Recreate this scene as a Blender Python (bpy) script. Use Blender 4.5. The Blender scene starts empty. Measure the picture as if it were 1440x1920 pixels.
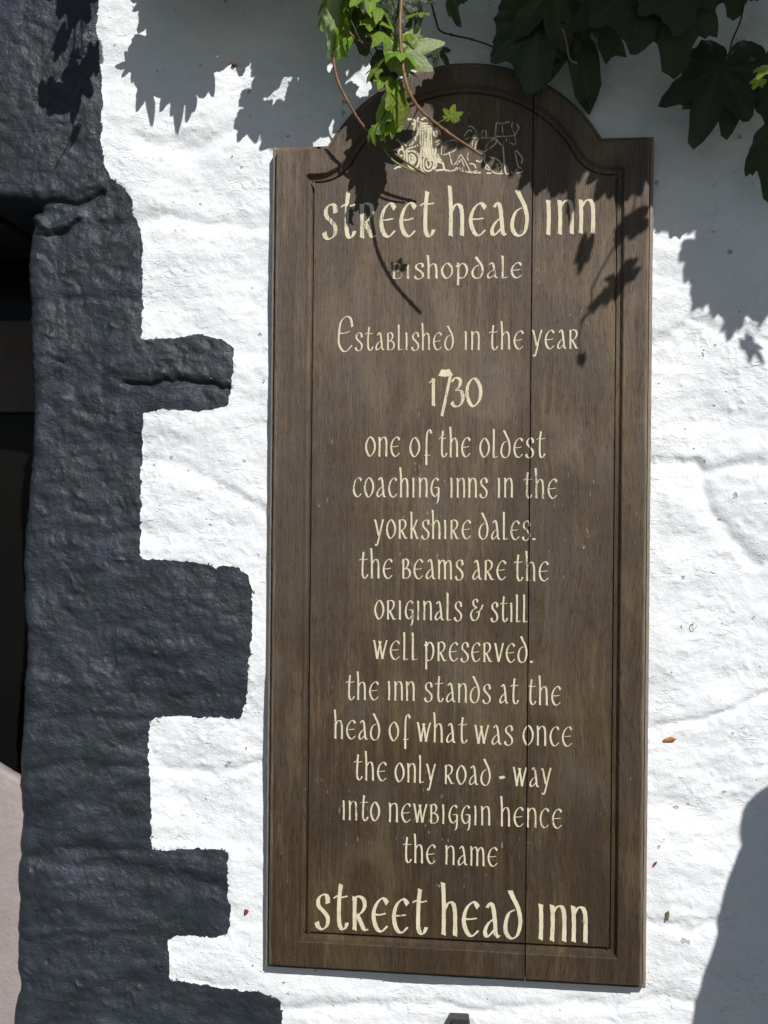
import bpy, bmesh, math, random
import numpy as np
from mathutils import Vector, Matrix
from mathutils.geometry import tessellate_polygon

random.seed(7)
RNG = np.random.RandomState(11)
SC = bpy.context.scene
C = SC.collection

# ------------------------------------------------------------------ camera
CX, CZ, CD = 0.92, 1.62, 1.95          # the camera stands 1.95 m in front of the wall (wall plane y = 0)
YAW, PITCH, ROLL = math.radians(6.08), 0.0, math.radians(0.55)
FPX = 1950.0                            # focal length in pixels of the 1440 x 1920 photograph
fw = Vector((-math.sin(YAW), math.cos(YAW), 0)); rt = Vector((math.cos(YAW), math.sin(YAW), 0)); up = Vector((0, 0, 1))
f2 = fw * math.cos(PITCH) + up * math.sin(PITCH); u2 = up * math.cos(PITCH) - fw * math.sin(PITCH)
r3 = rt * math.cos(ROLL) + u2 * math.sin(ROLL); u3 = u2 * math.cos(ROLL) - rt * math.sin(ROLL)
CAMP = Vector((CX, -CD, CZ))
cam = bpy.data.cameras.new('camera'); cam.sensor_fit = 'VERTICAL'; cam.sensor_height = 36.0
cam.lens = FPX / 1920 * 36; cam.clip_start = 0.05; cam.clip_end = 400
co = bpy.data.objects.new('camera', cam); C.objects.link(co)
co.matrix_world = Matrix(((r3.x, u3.x, -f2.x, CAMP.x), (r3.y, u3.y, -f2.y, CAMP.y), (r3.z, u3.z, -f2.z, CAMP.z), (0, 0, 0, 1)))
SC.camera = co

# ------------------------------------------------------------------ light
SA, SB = 0.50, 0.95                     # towards the sun: (SA, -1, SB)
sdir = Vector((SA, -1, SB)).normalized()
w = bpy.data.worlds.new('World'); SC.world = w; w.use_nodes = True
nt = w.node_tree; nt.nodes.clear()
sky = nt.nodes.new('ShaderNodeTexSky'); sky.sky_type = 'NISHITA'; sky.sun_disc = False
sky.sun_elevation = math.asin(sdir.z); sky.sun_rotation = math.atan2(sdir.x, sdir.y)
sky.air_density = 1.0; sky.dust_density = 0.6; sky.ozone_density = 1.0
bg = nt.nodes.new('ShaderNodeBackground'); bg.inputs['Strength'].default_value = 0.05
wo = nt.nodes.new('ShaderNodeOutputWorld')
nt.links.new(sky.outputs[0], bg.inputs[0]); nt.links.new(bg.outputs[0], wo.inputs[0])
sun = bpy.data.lights.new('sun', 'SUN'); sun.energy = 5.0; sun.angle = math.radians(0.5); sun.color = (1, 0.975, 0.93)
so = bpy.data.objects.new('sun', sun); C.objects.link(so); so.location = (2, -4, 5)
so.rotation_euler = sdir.to_track_quat('Z', 'Y').to_euler()
SC.view_settings.view_transform = 'Standard'; SC.view_settings.look = 'None'
SC.view_settings.gamma = 1; SC.view_settings.use_curve_mapping = False
SC.view_settings.exposure = -0.13

# ------------------------------------------------------------------ helpers
def U(px, py, d=0.0):
    """point of the photographed place at distance d in front of the wall, seen at that pixel"""
    r = f2 * FPX + r3 * (px - 720) - u3 * (py - 960)
    t = (-d + CD) / r.y
    return CAMP + r * t

def proj(P):
    d = Vector(P) - CAMP; z = d.dot(f2)
    return 720 + FPX * d.dot(r3) / z, 960 - FPX * d.dot(u3) / z

def tag(o, label=None, cat=None, group=None, kind=None):
    if label: o['label'] = label
    if cat: o['category'] = cat
    if group: o['group'] = group
    if kind: o['kind'] = kind
    return o

def empty(name, loc=(0, 0, 0)):
    o = bpy.data.objects.new(name, None); o.location = loc; o.empty_display_size = 0.05; C.objects.link(o); return o

def link(name, me, mat, parent=None, smooth=True):
    if mat and not me.materials: me.materials.append(mat)
    if smooth: me.polygons.foreach_set('use_smooth', [True] * len(me.polygons))
    o = bpy.data.objects.new(name, me); C.objects.link(o)
    if parent:
        o.parent = parent; o.matrix_parent_inverse = Matrix.Translation(-Vector(parent.location))
    return o

def pymesh(name, vs, fs):
    me = bpy.data.meshes.new(name); me.from_pydata([tuple(v) for v in vs], [], fs); me.update(); return me

def catmull(pts, n=8, closed=False):
    P = [Vector(p) for p in pts]
    if len(P) < 3 and not closed:
        return [P[0].lerp(P[-1], i / n) for i in range(n + 1)]
    out = []; m = len(P); seg = m if closed else m - 1
    for i in range(seg):
        g = (lambda k: P[k % m]) if closed else (lambda k: P[max(0, min(m - 1, k))])
        p0, p1, p2, p3 = g(i - 1), g(i), g(i + 1), g(i + 2)
        for j in range(n):
            t = j / n
            out.append(0.5 * ((2 * p1) + (p2 - p0) * t + (2 * p0 - 5 * p1 + 4 * p2 - p3) * t * t + (3 * p1 - p0 - 3 * p2 + p3) * t ** 3))
    out.append(P[0].copy() if closed else P[-1].copy())
    return out

def tube_geo(pts, r0, r1, sides=7, vs=None, fs=None, knobs=0.0):
    vs = [] if vs is None else vs; fs = [] if fs is None else fs
    base = len(vs); n = len(pts); prev = None
    for i, p in enumerate(pts):
        t = (pts[min(n - 1, i + 1)] - pts[max(0, i - 1)]).normalized()
        a = prev - t * prev.dot(t) if prev else t.orthogonal()
        a.normalize(); prev = a; b = t.cross(a)
        r = r0 + (r1 - r0) * i / (n - 1)
        if knobs and i % 9 == 4: r *= 1 + knobs
        r *= 1 + random.uniform(-.06, .06)
        for k in range(sides):
            an = 2 * math.pi * k / sides
            vs.append(p + (a * math.cos(an) + b * math.sin(an)) * r)
    for i in range(n - 1):
        for k in range(sides):
            k2 = (k + 1) % sides
            fs.append((base + i * sides + k, base + i * sides + k2, base + (i + 1) * sides + k2, base + (i + 1) * sides + k))
    fs.append(tuple(base + k for k in reversed(range(sides)))); fs.append(tuple(base + (n - 1) * sides + k for k in range(sides)))
    return vs, fs

# vectorised value noise, smooth, on arrays
def vnoise(x, z, seed):
    r = np.random.RandomState(seed); T = r.rand(256, 256)
    xi = np.floor(x).astype(int); zi = np.floor(z).astype(int)
    fx = x - xi; fz = z - zi
    fx = fx * fx * fx * (fx * (fx * 6 - 15) + 10); fz = fz * fz * fz * (fz * (fz * 6 - 15) + 10)
    a = T[xi % 256, zi % 256]; b = T[(xi + 1) % 256, zi % 256]; c = T[xi % 256, (zi + 1) % 256]; d = T[(xi + 1) % 256, (zi + 1) % 256]
    return ((a * (1 - fx) + b * fx) * (1 - fz) + (c * (1 - fx) + d * fx) * fz) * 2 - 1

def fbm(x, z, scale, seed, octv=4, gain=0.5):
    s = 0; a = 1; f = 1 / scale
    for k in range(octv):
        an = 0.6 * k + 0.3; ca, sa = math.cos(an), math.sin(an)
        s = s + a * vnoise((x * ca - z * sa) * f + 37.1 * k + 90, (x * sa + z * ca) * f + 11.7 * k + 90, seed + k); a *= gain; f *= 2.03
    return s

# ------------------------------------------------------------------ materials
class NT:
    def __init__(s, name):
        s.m = bpy.data.materials.new(name); s.m.use_nodes = True; s.t = s.m.node_tree; s.t.nodes.clear()
        s.out = s.n('ShaderNodeOutputMaterial'); s.tc = s.n('ShaderNodeTexCoord')
    def n(s, typ, **k):
        x = s.t.nodes.new(typ)
        for a, b in k.items(): setattr(x, a, b)
        return x
    def l(s, a, b): s.t.links.new(a, b)
    def setin(s, sock, v):
        if hasattr(v, 'is_linked') or isinstance(v, bpy.types.NodeSocket): s.l(v, sock)
        else: sock.default_value = v
    def mapping(s, scale=(1, 1, 1), rot=(0, 0, 0), src=None):
        m = s.n('ShaderNodeMapping'); m.inputs['Scale'].default_value = scale; m.inputs['Rotation'].default_value = rot
        s.l(src or s.tc.outputs['Object'], m.inputs['Vector']); return m.outputs[0]
    def noise(s, vec, scale, detail=4, rough=0.5, dist=0.0):
        n = s.n('ShaderNodeTexNoise'); s.l(vec, n.inputs['Vector'])
        n.inputs['Scale'].default_value = scale; n.inputs['Detail'].default_value = detail
        n.inputs['Roughness'].default_value = rough; n.inputs['Distortion'].default_value = dist; return n.outputs[0]
    def ramp(s, fac, stops, interp='LINEAR'):
        r = s.n('ShaderNodeValToRGB'); e = r.color_ramp.elements; r.color_ramp.interpolation = interp
        while len(e) < len(stops): e.new(0.5)
        for k, (p, c) in enumerate(stops):
            e[k].position = p; e[k].color = (c, c, c, 1) if isinstance(c, (int, float)) else (*c, 1)
        s.l(fac, r.inputs[0]); return r.outputs[0]
    def math(s, op, a, b=None, c=None):
        m = s.n('ShaderNodeMath', operation=op); s.setin(m.inputs[0], a)
        if b is not None: s.setin(m.inputs[1], b)
        if c is not None: s.setin(m.inputs[2], c)
        return m.outputs[0]
    def mix(s, fac, a, b, blend='MIX'):
        m = s.n('ShaderNodeMix', data_type='RGBA', blend_type=blend)
        for sock, v in ((m.inputs[0], fac), (m.inputs[6], a), (m.inputs[7], b)):
            if isinstance(v, tuple) and len(v) == 3: v = (*v, 1)
            s.setin(sock, v)
        return m.outputs[2]
    def bump(s, h, dist, strength=1.0, normal=None):
        b = s.n('ShaderNodeBump'); b.inputs['Distance'].default_value = dist; b.inputs['Strength'].default_value = strength
        s.l(h, b.inputs['Height'])
        if normal: s.l(normal, b.inputs['Normal'])
        return b.outputs[0]
    def bsdf(s, col, rough=0.7, normal=None, spec=0.5, **k):
        p = s.n('ShaderNodeBsdfPrincipled')
        if isinstance(col, tuple) and len(col) == 3: col = (*col, 1)
        s.setin(p.inputs['Base Color'], col); s.setin(p.inputs['Roughness'], rough); s.setin(p.inputs['Specular IOR Level'], spec)
        for a, b in k.items(): s.setin(p.inputs[a.replace('_', ' ')], b)
        if normal: s.l(normal, p.inputs['Normal'])
        return p
    def done(s, sh): s.l(sh, s.out.inputs[0]); return s.m

def simple(name, col, rough=0.6, metal=0.0, nscale=60, var=0.3, bumpd=0.0006):
    t = NT(name); v = t.mapping(); n = t.noise(v, nscale, 5, 0.6)
    lo = tuple(c * (1 - var) for c in col); hi = tuple(min(1, c * (1 + var)) for c in col)
    cc = t.ramp(n, [(0.3, lo), (0.7, hi)])
    p = t.bsdf(cc, rough, t.bump(n, bumpd), Metallic=metal); return t.done(p.outputs[0])

def plaster_relief(t):
    """fine relief of much repainted plaster: brushed lumps, thin flake ledges, pits"""
    v = t.mapping(); vd = t.mapping(scale=(1, 1, 1.9), rot=(0, -0.6, 0))
    n1 = t.noise(v, 45, 6, 0.62)
    n2 = t.noise(vd, 70, 3, 0.5, 0.6)
    led = t.ramp(n2, [(0.0, 0.0), (0.57, 0.0), (0.64, 0.8), (0.72, 1.0)])
    n2b = t.noise(t.mapping(scale=(1, 1, 2.1), rot=(0, -0.75, 0)), 30, 5, 0.55, 0.9)
    led2 = t.ramp(n2b, [(0.0, 0.0), (0.60, 0.0), (0.635, 0.8), (0.70, 1.0)])
    n3 = t.noise(v, 230, 3, 0.6)
    area = t.ramp(t.noise(v, 7, 3, 0.6), [(0.42, 0.0), (0.66, 1.0)])
    h = t.math('ADD', t.math('MULTIPLY', n1, 1.25), t.math('MULTIPLY', t.math('MULTIPLY', led, area), 0.30))
    h = t.math('ADD', h, t.math('MULTIPLY', t.math('MULTIPLY', led2, area), 0.38))
    h = t.math('ADD', h, t.math('MULTIPLY', n3, 0.16))
    pit = t.ramp(t.noise(v, 55, 2, 0.5), [(0.255, 0.0), (0.280, 1.0)])
    h = t.math('ADD', h, t.math('MULTIPLY', pit, 0.6))
    return h, area, pit

def mat_white():
    t = NT('white_limewash'); h, area, pit = plaster_relief(t); v = t.mapping()
    base = t.ramp(t.noise(v, 9, 5, 0.6), [(0.3, (0.75, 0.775, 0.81)), (0.7, (0.81, 0.83, 0.86))])
    dirt = t.ramp(t.noise(v, 38, 6, 0.68), [(0.62, 0.0), (0.80, 0.5)])
    col = t.mix(dirt, base, (0.52, 0.50, 0.47))
    col = t.mix(t.math('MULTIPLY', t.math('SUBTRACT', 1.0, pit), 0.7), col, (0.30, 0.28, 0.26))
    return t.done(t.bsdf(col, 0.75, t.bump(h, 0.0030), 0.35).outputs[0])

def mat_black():
    t = NT('black_masonry_paint'); h, area, pit = plaster_relief(t); v = t.mapping()
    a = t.ramp(t.noise(v, 14, 6, 0.65), [(0.32, (0.012, 0.017, 0.021)), (0.50, (0.021, 0.027, 0.035)), (0.70, (0.038, 0.044, 0.064))])
    a = t.mix(t.ramp(t.noise(v, 11, 4, 0.6, 1.0), [(0.55, 0.0), (0.75, 0.35)]), a, (0.030, 0.047, 0.040))
    h = t.math('ADD', h, t.math('MULTIPLY', t.noise(v, 90, 4, 0.7), 0.30))
    sp = t.ramp(t.noise(v, 330, 2, 0.5), [(0.72, 0.0), (0.77, 0.6)])
    col = t.mix(sp, a, (0.20, 0.20, 0.19))
    r = t.ramp(t.noise(v, 30, 3, 0.5), [(0.3, 0.38), (0.7, 0.62)])
    return t.done(t.bsdf(col, r, t.bump(h, 0.0029), 0.5).outputs[0])

def wood_nodes(t, wavy=0.0):
    v = t.mapping()
    if wavy:
        dn = t.n('ShaderNodeTexNoise'); dn.inputs['Scale'].default_value = 5.0; dn.inputs['Detail'].default_value = 3
        t.l(t.mapping(scale=(1, 1, 0.55)), dn.inputs['Vector'])
        vm = t.n('ShaderNodeVectorMath', operation='MULTIPLY_ADD'); t.l(dn.outputs['Color'], vm.inputs[0])
        vm.inputs[1].default_value = (wavy, 0, 0); t.l(v, vm.inputs[2]); v = vm.outputs[0]
    def mp(sc): return t.mapping(scale=sc, src=v)
    fine = t.noise(mp((1, 1, 0.05)), 420, 5, 0.65)
    streak = t.noise(mp((1, 1, 0.035)), 95, 5, 0.6, 0.3)
    broad = t.noise(mp((1, 1, 0.14)), 16, 4, 0.6, 0.4)
    pores = t.ramp(t.noise(mp((1, 1, 0.07)), 620, 2, 0.5), [(0.60, 0.0), (0.70, 1.0)])
    blotch = t.noise(t.mapping(), 8, 5, 0.62)
    c = t.ramp(streak, [(0.30, (0.046, 0.029, 0.018)), (0.5, (0.094, 0.063, 0.040)), (0.70, (0.165, 0.118, 0.078))])
    c = t.mix(t.ramp(broad, [(0.36, 0.75), (0.62, 0.0)]), c, (0.066, 0.038, 0.026))
    c = t.mix(t.ramp(fine, [(0.35, 0.45), (0.65, 0.0)]), c, (0.050, 0.033, 0.022))
    c = t.mix(t.ramp(fine, [(0.55, 0.0), (0.78, 0.45)]), c, (0.26, 0.215, 0.165))
    c = t.mix(t.math('MULTIPLY', pores, 0.55), c, (0.030, 0.020, 0.014))
    c = t.mix(t.ramp(blotch, [(0.48, 0.0), (0.68, 0.55)]), c, (0.052, 0.050, 0.052))
    dk = t.noise(mp((1, 1, 0.10)), 34, 5, 0.65, 0.8)
    c = t.mix(t.ramp(dk, [(0.52, 0.0), (0.66, 0.6)]), c, (0.040, 0.027, 0.020))
    c = t.mix(t.ramp(t.noise(mp((1, 1, 0.2)), 12, 3, 0.6, 0.5), [(0.52, 0.0), (0.70, 0.45)]), c, (0.120, 0.082, 0.040))
    big = t.noise(mp((1, 1, 0.45)), 6.5, 4, 0.6, 0.8)
    c = t.mix(t.ramp(big, [(0.40, 0.55), (0.52, 0.0)]), c, (0.052, 0.036, 0.030))
    c = t.mix(t.ramp(big, [(0.54, 0.0), (0.68, 0.40)]), c, (0.190, 0.140, 0.090))
    # paler and greyer towards the top of the board, darker and browner low down
    sx = t.n('ShaderNodeSeparateXYZ'); t.l(t.tc.outputs['Object'], sx.inputs[0])
    mr = t.n('ShaderNodeMapRange'); t.l(sx.outputs[2], mr.inputs[0])
    mr.inputs[1].default_value = 0.95; mr.inputs[2].default_value = 2.1
    wz = t.math('ADD', mr.outputs[0], t.math('MULTIPLY', t.math('SUBTRACT', blotch, 0.5), 0.9))
    wz = t.ramp(wz, [(0.05, 0.0), (0.95, 1.0)])
    c = t.mix(wz, t.mix(1.0, c, (0.74, 0.735, 0.59), 'MULTIPLY'), t.mix(0.24, t.mix(1.0, c, (1.38, 1.40, 1.38), 'MULTIPLY'), (0.165, 0.140, 0.115)))
    # pale flecks where lichen and salt sit in the grain
    fl = t.noise(mp((1, 1, 0.28)), 210, 3, 0.55)
    flm = t.math('MULTIPLY', t.ramp(fl, [(0.67, 0.0), (0.71, 0.8)]), t.ramp(t.noise(t.mapping(scale=(1, 1, 0.5)), 7, 3, 0.6), [(0.54, 0.0), (0.66, 0.8)]))
    c = t.mix(flm, c, (0.42, 0.38, 0.34))
    h = t.math('ADD', t.math('MULTIPLY', streak, 0.7), t.math('MULTIPLY', fine, 0.5))
    h = t.math('SUBTRACT', h, t.math('MULTIPLY', pores, 0.35))
    return c, h

def mat_wood(wavy=0.0):
    t = NT('weathered_oak'); c, h = wood_nodes(t, wavy)
    # bare, bleached grain along the two outer edges
    sx = t.n('ShaderNodeSeparateXYZ'); t.l(t.tc.outputs['Object'], sx.inputs[0])
    dist = t.math('MINIMUM', t.math('ABSOLUTE', t.math('SUBTRACT', sx.outputs[0], 1.2007 - .85 + .85)), t.math('ABSOLUTE', t.math('SUBTRACT', sx.outputs[0], .4974)))
    edge = t.ramp(t.math('ADD', t.math('MULTIPLY', dist, 40.0), t.math('MULTIPLY', t.noise(t.mapping(scale=(1, 1, .06)), 150, 5, .7), .75)), [(0.55, 1.0), (1.0, 0.0)])
    c = t.mix(t.math('MULTIPLY', edge, .85), c, (.27, .225, .185))
    return t.done(t.bsdf(c, 0.58, t.bump(h, 0.0020), 0.25).outputs[0])

def mat_paint():
    """cream signwriter's paint, rubbed off in places so that the wood shows"""
    t = NT('cream_sign_paint'); v = t.mapping()
    col = t.ramp(t.noise(v, 30, 4, 0.6), [(0.3, (0.58, 0.52, 0.36)), (0.7, (0.72, 0.665, 0.49))])
    worn = t.math('ADD', t.math('MULTIPLY', t.noise(t.mapping(scale=(1, 1, 0.13)), 330, 4, 0.65), 0.62), t.math('MULTIPLY', t.noise(v, 520, 3, 0.6), 0.38))
    zone = None
    for (px, py, r) in ((625, 415, .045), (700, 420, .04), (750, 512, .042), (668, 905, .03), (1000, 915, .045), (980, 990, .035), (670, 1512, .035), (705, 1640 - 20, .0), (1008, 640, .02),
                        (985, 918, .02), (940, 512, .03), (920, 520, .03), (775, 262, .05), (830, 270, .05), (900, 270, .06), (950, 260, .05), (860, 320, .05), (1045, 1362, .03), (985, 1060, .03), (840, 1710, .02), (760, 1715, .02), (1015, 1540, .03), (860, 740, .03), (780, 1150, .03), (850, 500, .025), (640, 1360, .03), (1000, 1440, .03)):
        if r <= 0: continue
        g = t.n('ShaderNodeVectorMath', operation='DISTANCE'); t.l(t.tc.outputs['Object'], g.inputs[0]); g.inputs[1].default_value = U(px, py, .021)
        q = t.math('MAXIMUM', t.math('SUBTRACT', 1.0, t.math('DIVIDE', g.outputs['Value'], r)), 0.0)
        zone = q if zone is None else t.math('MAXIMUM', zone, q)
    th = t.math('SUBTRACT', t.math('ADD', worn, t.math('MULTIPLY', zone, 0.13)), 0.0)
    mask = t.ramp(th, [(0.585, 0.0), (0.63, 0.9)])
    p = t.bsdf(col, 0.6, t.bump(t.noise(v, 700, 3, 0.6), 0.0003), 0.4)
    tr = t.n('ShaderNodeBsdfTransparent'); mx = t.n('ShaderNodeMixShader')
    t.l(mask, mx.inputs[0]); t.l(p.outputs[0], mx.inputs[1]); t.l(tr.outputs[0], mx.inputs[2])
    return t.done(mx.outputs[0])

def mat_leaf(name, c0, c1, vein, trans=0.35, rough=0.38):
    t = NT(name); v = t.mapping(); geo = t.n('ShaderNodeNewGeometry'); oi = t.n('ShaderNodeObjectInfo')
    n = t.noise(v, 3.5, 5, 0.65)
    base = t.ramp(n, [(0.3, c0), (0.7, c1)])
    base = t.mix(t.ramp(t.noise(v, 9, 5, 0.7), [(0.56, 0.0), (0.72, 0.55)]), base, (c1[0] * 1.25, c1[1] * .75, c1[2] * .8))
    base = t.mix(t.ramp(t.noise(t.mapping(scale=(1.2, 1, 1)), 4.5, 6, 0.75), [(0.66, 0.0), (0.69, 0.8)]), base, (.10, .06, .025))
    hs = t.n('ShaderNodeHueSaturation'); t.l(base, hs.inputs['Color'])
    t.l(t.math('ADD', t.math('MULTIPLY', oi.outputs['Random'], 0.05), 0.475), hs.inputs['Hue'])
    t.l(t.math('ADD', t.math('MULTIPLY', oi.outputs['Random'], 0.5), 0.75), hs.inputs['Value'])
    # veins run along the five lobes from the leaf stalk (leaf lies in its own xy plane)
    uvn = t.n('ShaderNodeUVMap'); sx = t.n('ShaderNodeSeparateXYZ'); t.l(uvn.outputs[0], sx.inputs[0])
    X = t.math('SUBTRACT', sx.outputs[0], 0.5); Y = t.math('SUBTRACT', sx.outputs[1], 0.2); acc = None
    for a in (90, 40, 140, -12, 192):
        ca, sa = math.cos(math.radians(a)), math.sin(math.radians(a))
        cr = t.math('ABSOLUTE', t.math('SUBTRACT', t.math('MULTIPLY', X, sa), t.math('MULTIPLY', Y, ca)))
        dt = t.math('ADD', t.math('MULTIPLY', X, ca), t.math('MULTIPLY', Y, sa))
        q = t.math('MULTIPLY', t.math('LESS_THAN', cr, t.math('SUBTRACT', 0.014, t.math('MULTIPLY', dt, 0.014))), t.math('GREATER_THAN', dt, 0.0))
        acc = q if acc is None else t.math('MAXIMUM', acc, q)
    col = t.mix(t.math('MULTIPLY', acc, 0.55), hs.outputs[0], vein)
    back = t.mix(0.55, col, (0.26, 0.32, 0.17))
    col2 = t.mix(geo.outputs['Backfacing'], col, back)
    bmp = t.bump(t.math('SUBTRACT', t.noise(v, 9, 4, 0.6), t.math('MULTIPLY', acc, 0.35)), 0.0035)
    p = t.bsdf(col2, rough, bmp, 0.5)
    tl = t.n('ShaderNodeBsdfTranslucent'); t.l(t.mix(0.5, col2, (0.24, 0.36, 0.03)), tl.inputs[0])
    mx = t.n('ShaderNodeMixShader'); mx.inputs[0].default_value = trans
    t.l(p.outputs[0], mx.inputs[1]); t.l(tl.outputs[0], mx.inputs[2])
    return t.done(mx.outputs[0])

M_WHITE = mat_white(); M_BLACK = mat_black()
M_WOOD = mat_wood(0.0); M_WOODW = mat_wood(0.06); M_PAINT = mat_paint()
M_LEAF = mat_leaf('sunlit_ivy_leaf', (0.16, 0.28, 0.020), (0.27, 0.42, 0.035), (0.38, 0.46, 0.12), 0.45)  # ivy green brightened for the leaves in sun
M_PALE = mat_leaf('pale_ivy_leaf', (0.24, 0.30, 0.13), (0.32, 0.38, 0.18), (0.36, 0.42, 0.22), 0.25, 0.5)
M_BLACKLEAF = mat_leaf('deep_shade_ivy_leaf', (0.010, 0.020, 0.008), (0.018, 0.032, 0.011), (0.03, 0.042, 0.018), 0.06, 0.55)  # same ivy, darkened further: deep shade is in the colour
M_DARK = mat_leaf('shaded_ivy_leaf', (0.016, 0.030, 0.010), (0.030, 0.050, 0.015), (0.05, 0.07, 0.03), 0.12)  # same ivy with shade put into its colour
M_STEM = simple('red_brown_ivy_stem', (0.17, 0.085, 0.040), 0.5, nscale=90, var=0.5)
M_STEMD = simple('dark_ivy_stem', (0.035, 0.028, 0.020), 0.7, nscale=90, var=0.4)
M_STALK = simple('yellow_green_leaf_stalk', (0.20, 0.22, 0.045), 0.5, nscale=70, var=0.3)
M_FRAME = simple('dark_brown_window_paint', (0.022, 0.017, 0.014), 0.45, nscale=25, var=0.25)
M_RAIL = simple('brown_window_rail_paint', (0.075, 0.055, 0.044), 0.6, nscale=25, var=0.2)
M_ROOM = simple('dark_room_paint', (0.02, 0.017, 0.016), 0.8, nscale=10, var=0.3)
M_IRON = simple('black_iron', (0.030, 0.026, 0.030), 0.45, 0.3, 80, 0.5)
M_RUST = simple('rusty_iron', (0.16, 0.035, 0.022), 0.8, 0.2, 300, 0.5)
M_DRY = simple('dry_orange_leaf', (0.48, 0.16, 0.05), 0.6, nscale=260, var=0.4)
M_DRYRED = simple('dry_red_petal', (0.32, 0.045, 0.03), 0.6, nscale=260, var=0.4)
M_DRYPALE = simple('dry_pale_tendril', (0.42, 0.40, 0.34), 0.7, nscale=260, var=0.3)
M_DRYOL = simple('dry_olive_bud', (0.20, 0.17, 0.09), 0.7, nscale=260, var=0.4)
M_CANVAS = simple('slate_blue_canvas', (0.10, 0.13, 0.17), 0.85, nscale=40, var=0.15)
M_POLE = simple('varnished_wood_pole', (0.25, 0.13, 0.06), 0.4, nscale=30, var=0.3)
M_CONC = simple('concrete', (0.32, 0.31, 0.29), 0.9, nscale=30, var=0.25)

def mat_glass():
    t = NT('window_glass'); return t.done(t.bsdf((0.006, 0.006, 0.006), 0.12, None, 0.12).outputs[0])
M_GLASS = mat_glass()
def mat_pink():
    t = NT('pink_limewash'); v = t.mapping(); n = t.noise(v, 20, 5, 0.6)
    c = t.ramp(n, [(0.3, (0.29, 0.245, 0.235)), (0.7, (0.35, 0.295, 0.285))])
    return t.done(t.bsdf(c, 0.8, t.bump(t.noise(v, 60, 6, 0.65), 0.003), 0.3).outputs[0])
M_PINK = mat_pink()

# ------------------------------------------------------------------ wall
W3 = [(185, -1400), (185, 0), (183, 60), (187, 110), (192, 200), (190, 260), (197, 315), (212, 340), (235, 355), (248, 375), (251, 400), (262, 430), (268, 470), (268, 560), (266, 636),
      (300, 636), (340, 632), (370, 625), (400, 632), (425, 640), (436, 655), (439, 690), (434, 730), (428, 762), (400, 768), (370, 772), (330, 768), (300, 770), (268, 775),
      (266, 800), (262, 870), (264, 960), (262, 1040), (268, 1048), (300, 1050), (340, 1052), (380, 1056), (405, 1066), (420, 1060), (445, 1063), (465, 1078), (476, 1105),
      (474, 1160), (472, 1200), (465, 1260), (462, 1310), (455, 1335), (448, 1350), (400, 1346), (370, 1348), (330, 1344), (290, 1348), (278, 1355), (276, 1400), (275, 1425),
      (280, 1470), (281, 1560), (282, 1596), (310, 1597), (345, 1592), (390, 1595), (410, 1593), (428, 1600), (427, 1640), (428, 1680), (432, 1700), (428, 1752), (400, 1760),
      (370, 1756), (330, 1757), (314, 1766), (316, 1800), (319, 1838), (370, 1846), (420, 1852), (465, 1857), (500, 1862), (524, 1872), (528, 1895), (528, 2120), (320, 2130), (318, 2400), (-1500, 2400), (-1500, -1400)]
OP = [(-900, 370), (0, 368), (30, 371), (58, 374), (74, 384), (76, 397), (62, 402), (57, 408), (60, 425), (54, 445), (50, 500), (55, 600), (58, 650), (60, 760), (58, 830), (52, 890), (48, 960), (42, 1000), (41, 1140),
      (46, 1170), (48, 1250), (42, 1330), (38, 1400), (36, 1440), (38, 1500), (37, 1550), (32, 1640), (30, 1700), (26, 1760), (27, 1850), (20, 1920), (10, 2400), (-900, 2400)]
def wallpoly(P): return np.array([[U(*p).x, U(*p).z] for p in P])

def sdf(x, z, poly):
    """signed distance, negative inside"""
    d = np.full(x.shape, 1e9); ins = np.zeros(x.shape, bool); n = len(poly)
    for i in range(n):
        ax, az = poly[i]; bx, bz = poly[(i + 1) % n]
        ex, ez = bx - ax, bz - az; wx, wz = x - ax, z - az
        t = np.clip((wx * ex + wz * ez) / (ex * ex + ez * ez), 0, 1)
        d = np.minimum(d, (wx - ex * t) ** 2 + (wz - ez * t) ** 2)
        c = (az > z) != (bz > z)
        if az != bz: ins ^= c & (x < (bx - ax) * (z - az) / (bz - az) + ax)
    return np.where(ins, -1, 1) * np.sqrt(d)

def axis(lo, a, b, hi, h, H):
    mid = np.arange(a, b, h); left = []; p = a; s = h
    while p > lo: s = min(H, s * 1.25); p -= s; left.append(p)
    right = []; p = mid[-1]; s = h
    while p < hi: s = min(H, s * 1.25); p += s; right.append(p)
    return np.array(left[::-1] + list(mid) + right)

HG = 0.0030
ax_ = axis(-1.6, -0.03, 1.46, 3.4, HG, 0.05); az_ = axis(0.0, 0.62, 2.64, 3.5, HG, 0.05)
NX, NZ = len(ax_), len(az_)
GX, GZ = np.meshgrid(ax_, az_, indexing='ij')
cell = np.maximum(np.gradient(ax_)[:, None], np.gradient(az_)[None, :]) * np.ones_like(GX)
pb, po = wallpoly(W3), wallpoly(OP)
def S_black(x, z): return sdf(x, z, pb) + 0.0020 * fbm(x, z, 0.011, 5, 3, 0.7)
def S_open(x, z): return sdf(x, z, po) + 0.0012 * fbm(x, z, 0.02, 9, 3, 0.5)
X, Z = GX.copy(), GZ.copy()
sb0 = S_black(X, Z); so0 = S_open(X, Z)
def snap(F, s, mask):
    e = 4e-4; m = mask & (np.abs(s) < 0.72 * cell)
    for _ in range(2):
        x, z = X[m], Z[m]; f = F(x, z)
        gx = (F(x + e, z) - F(x - e, z)) / (2 * e); gz = (F(x, z + e) - F(x, z - e)) / (2 * e)
        g = np.maximum(gx * gx + gz * gz, 0.5)
        lim = 0.7 * cell[m]
        X[m] = x - np.clip(f * gx / g, -lim, lim); Z[m] = z - np.clip(f * gz / g, -lim, lim)
    return m
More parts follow.
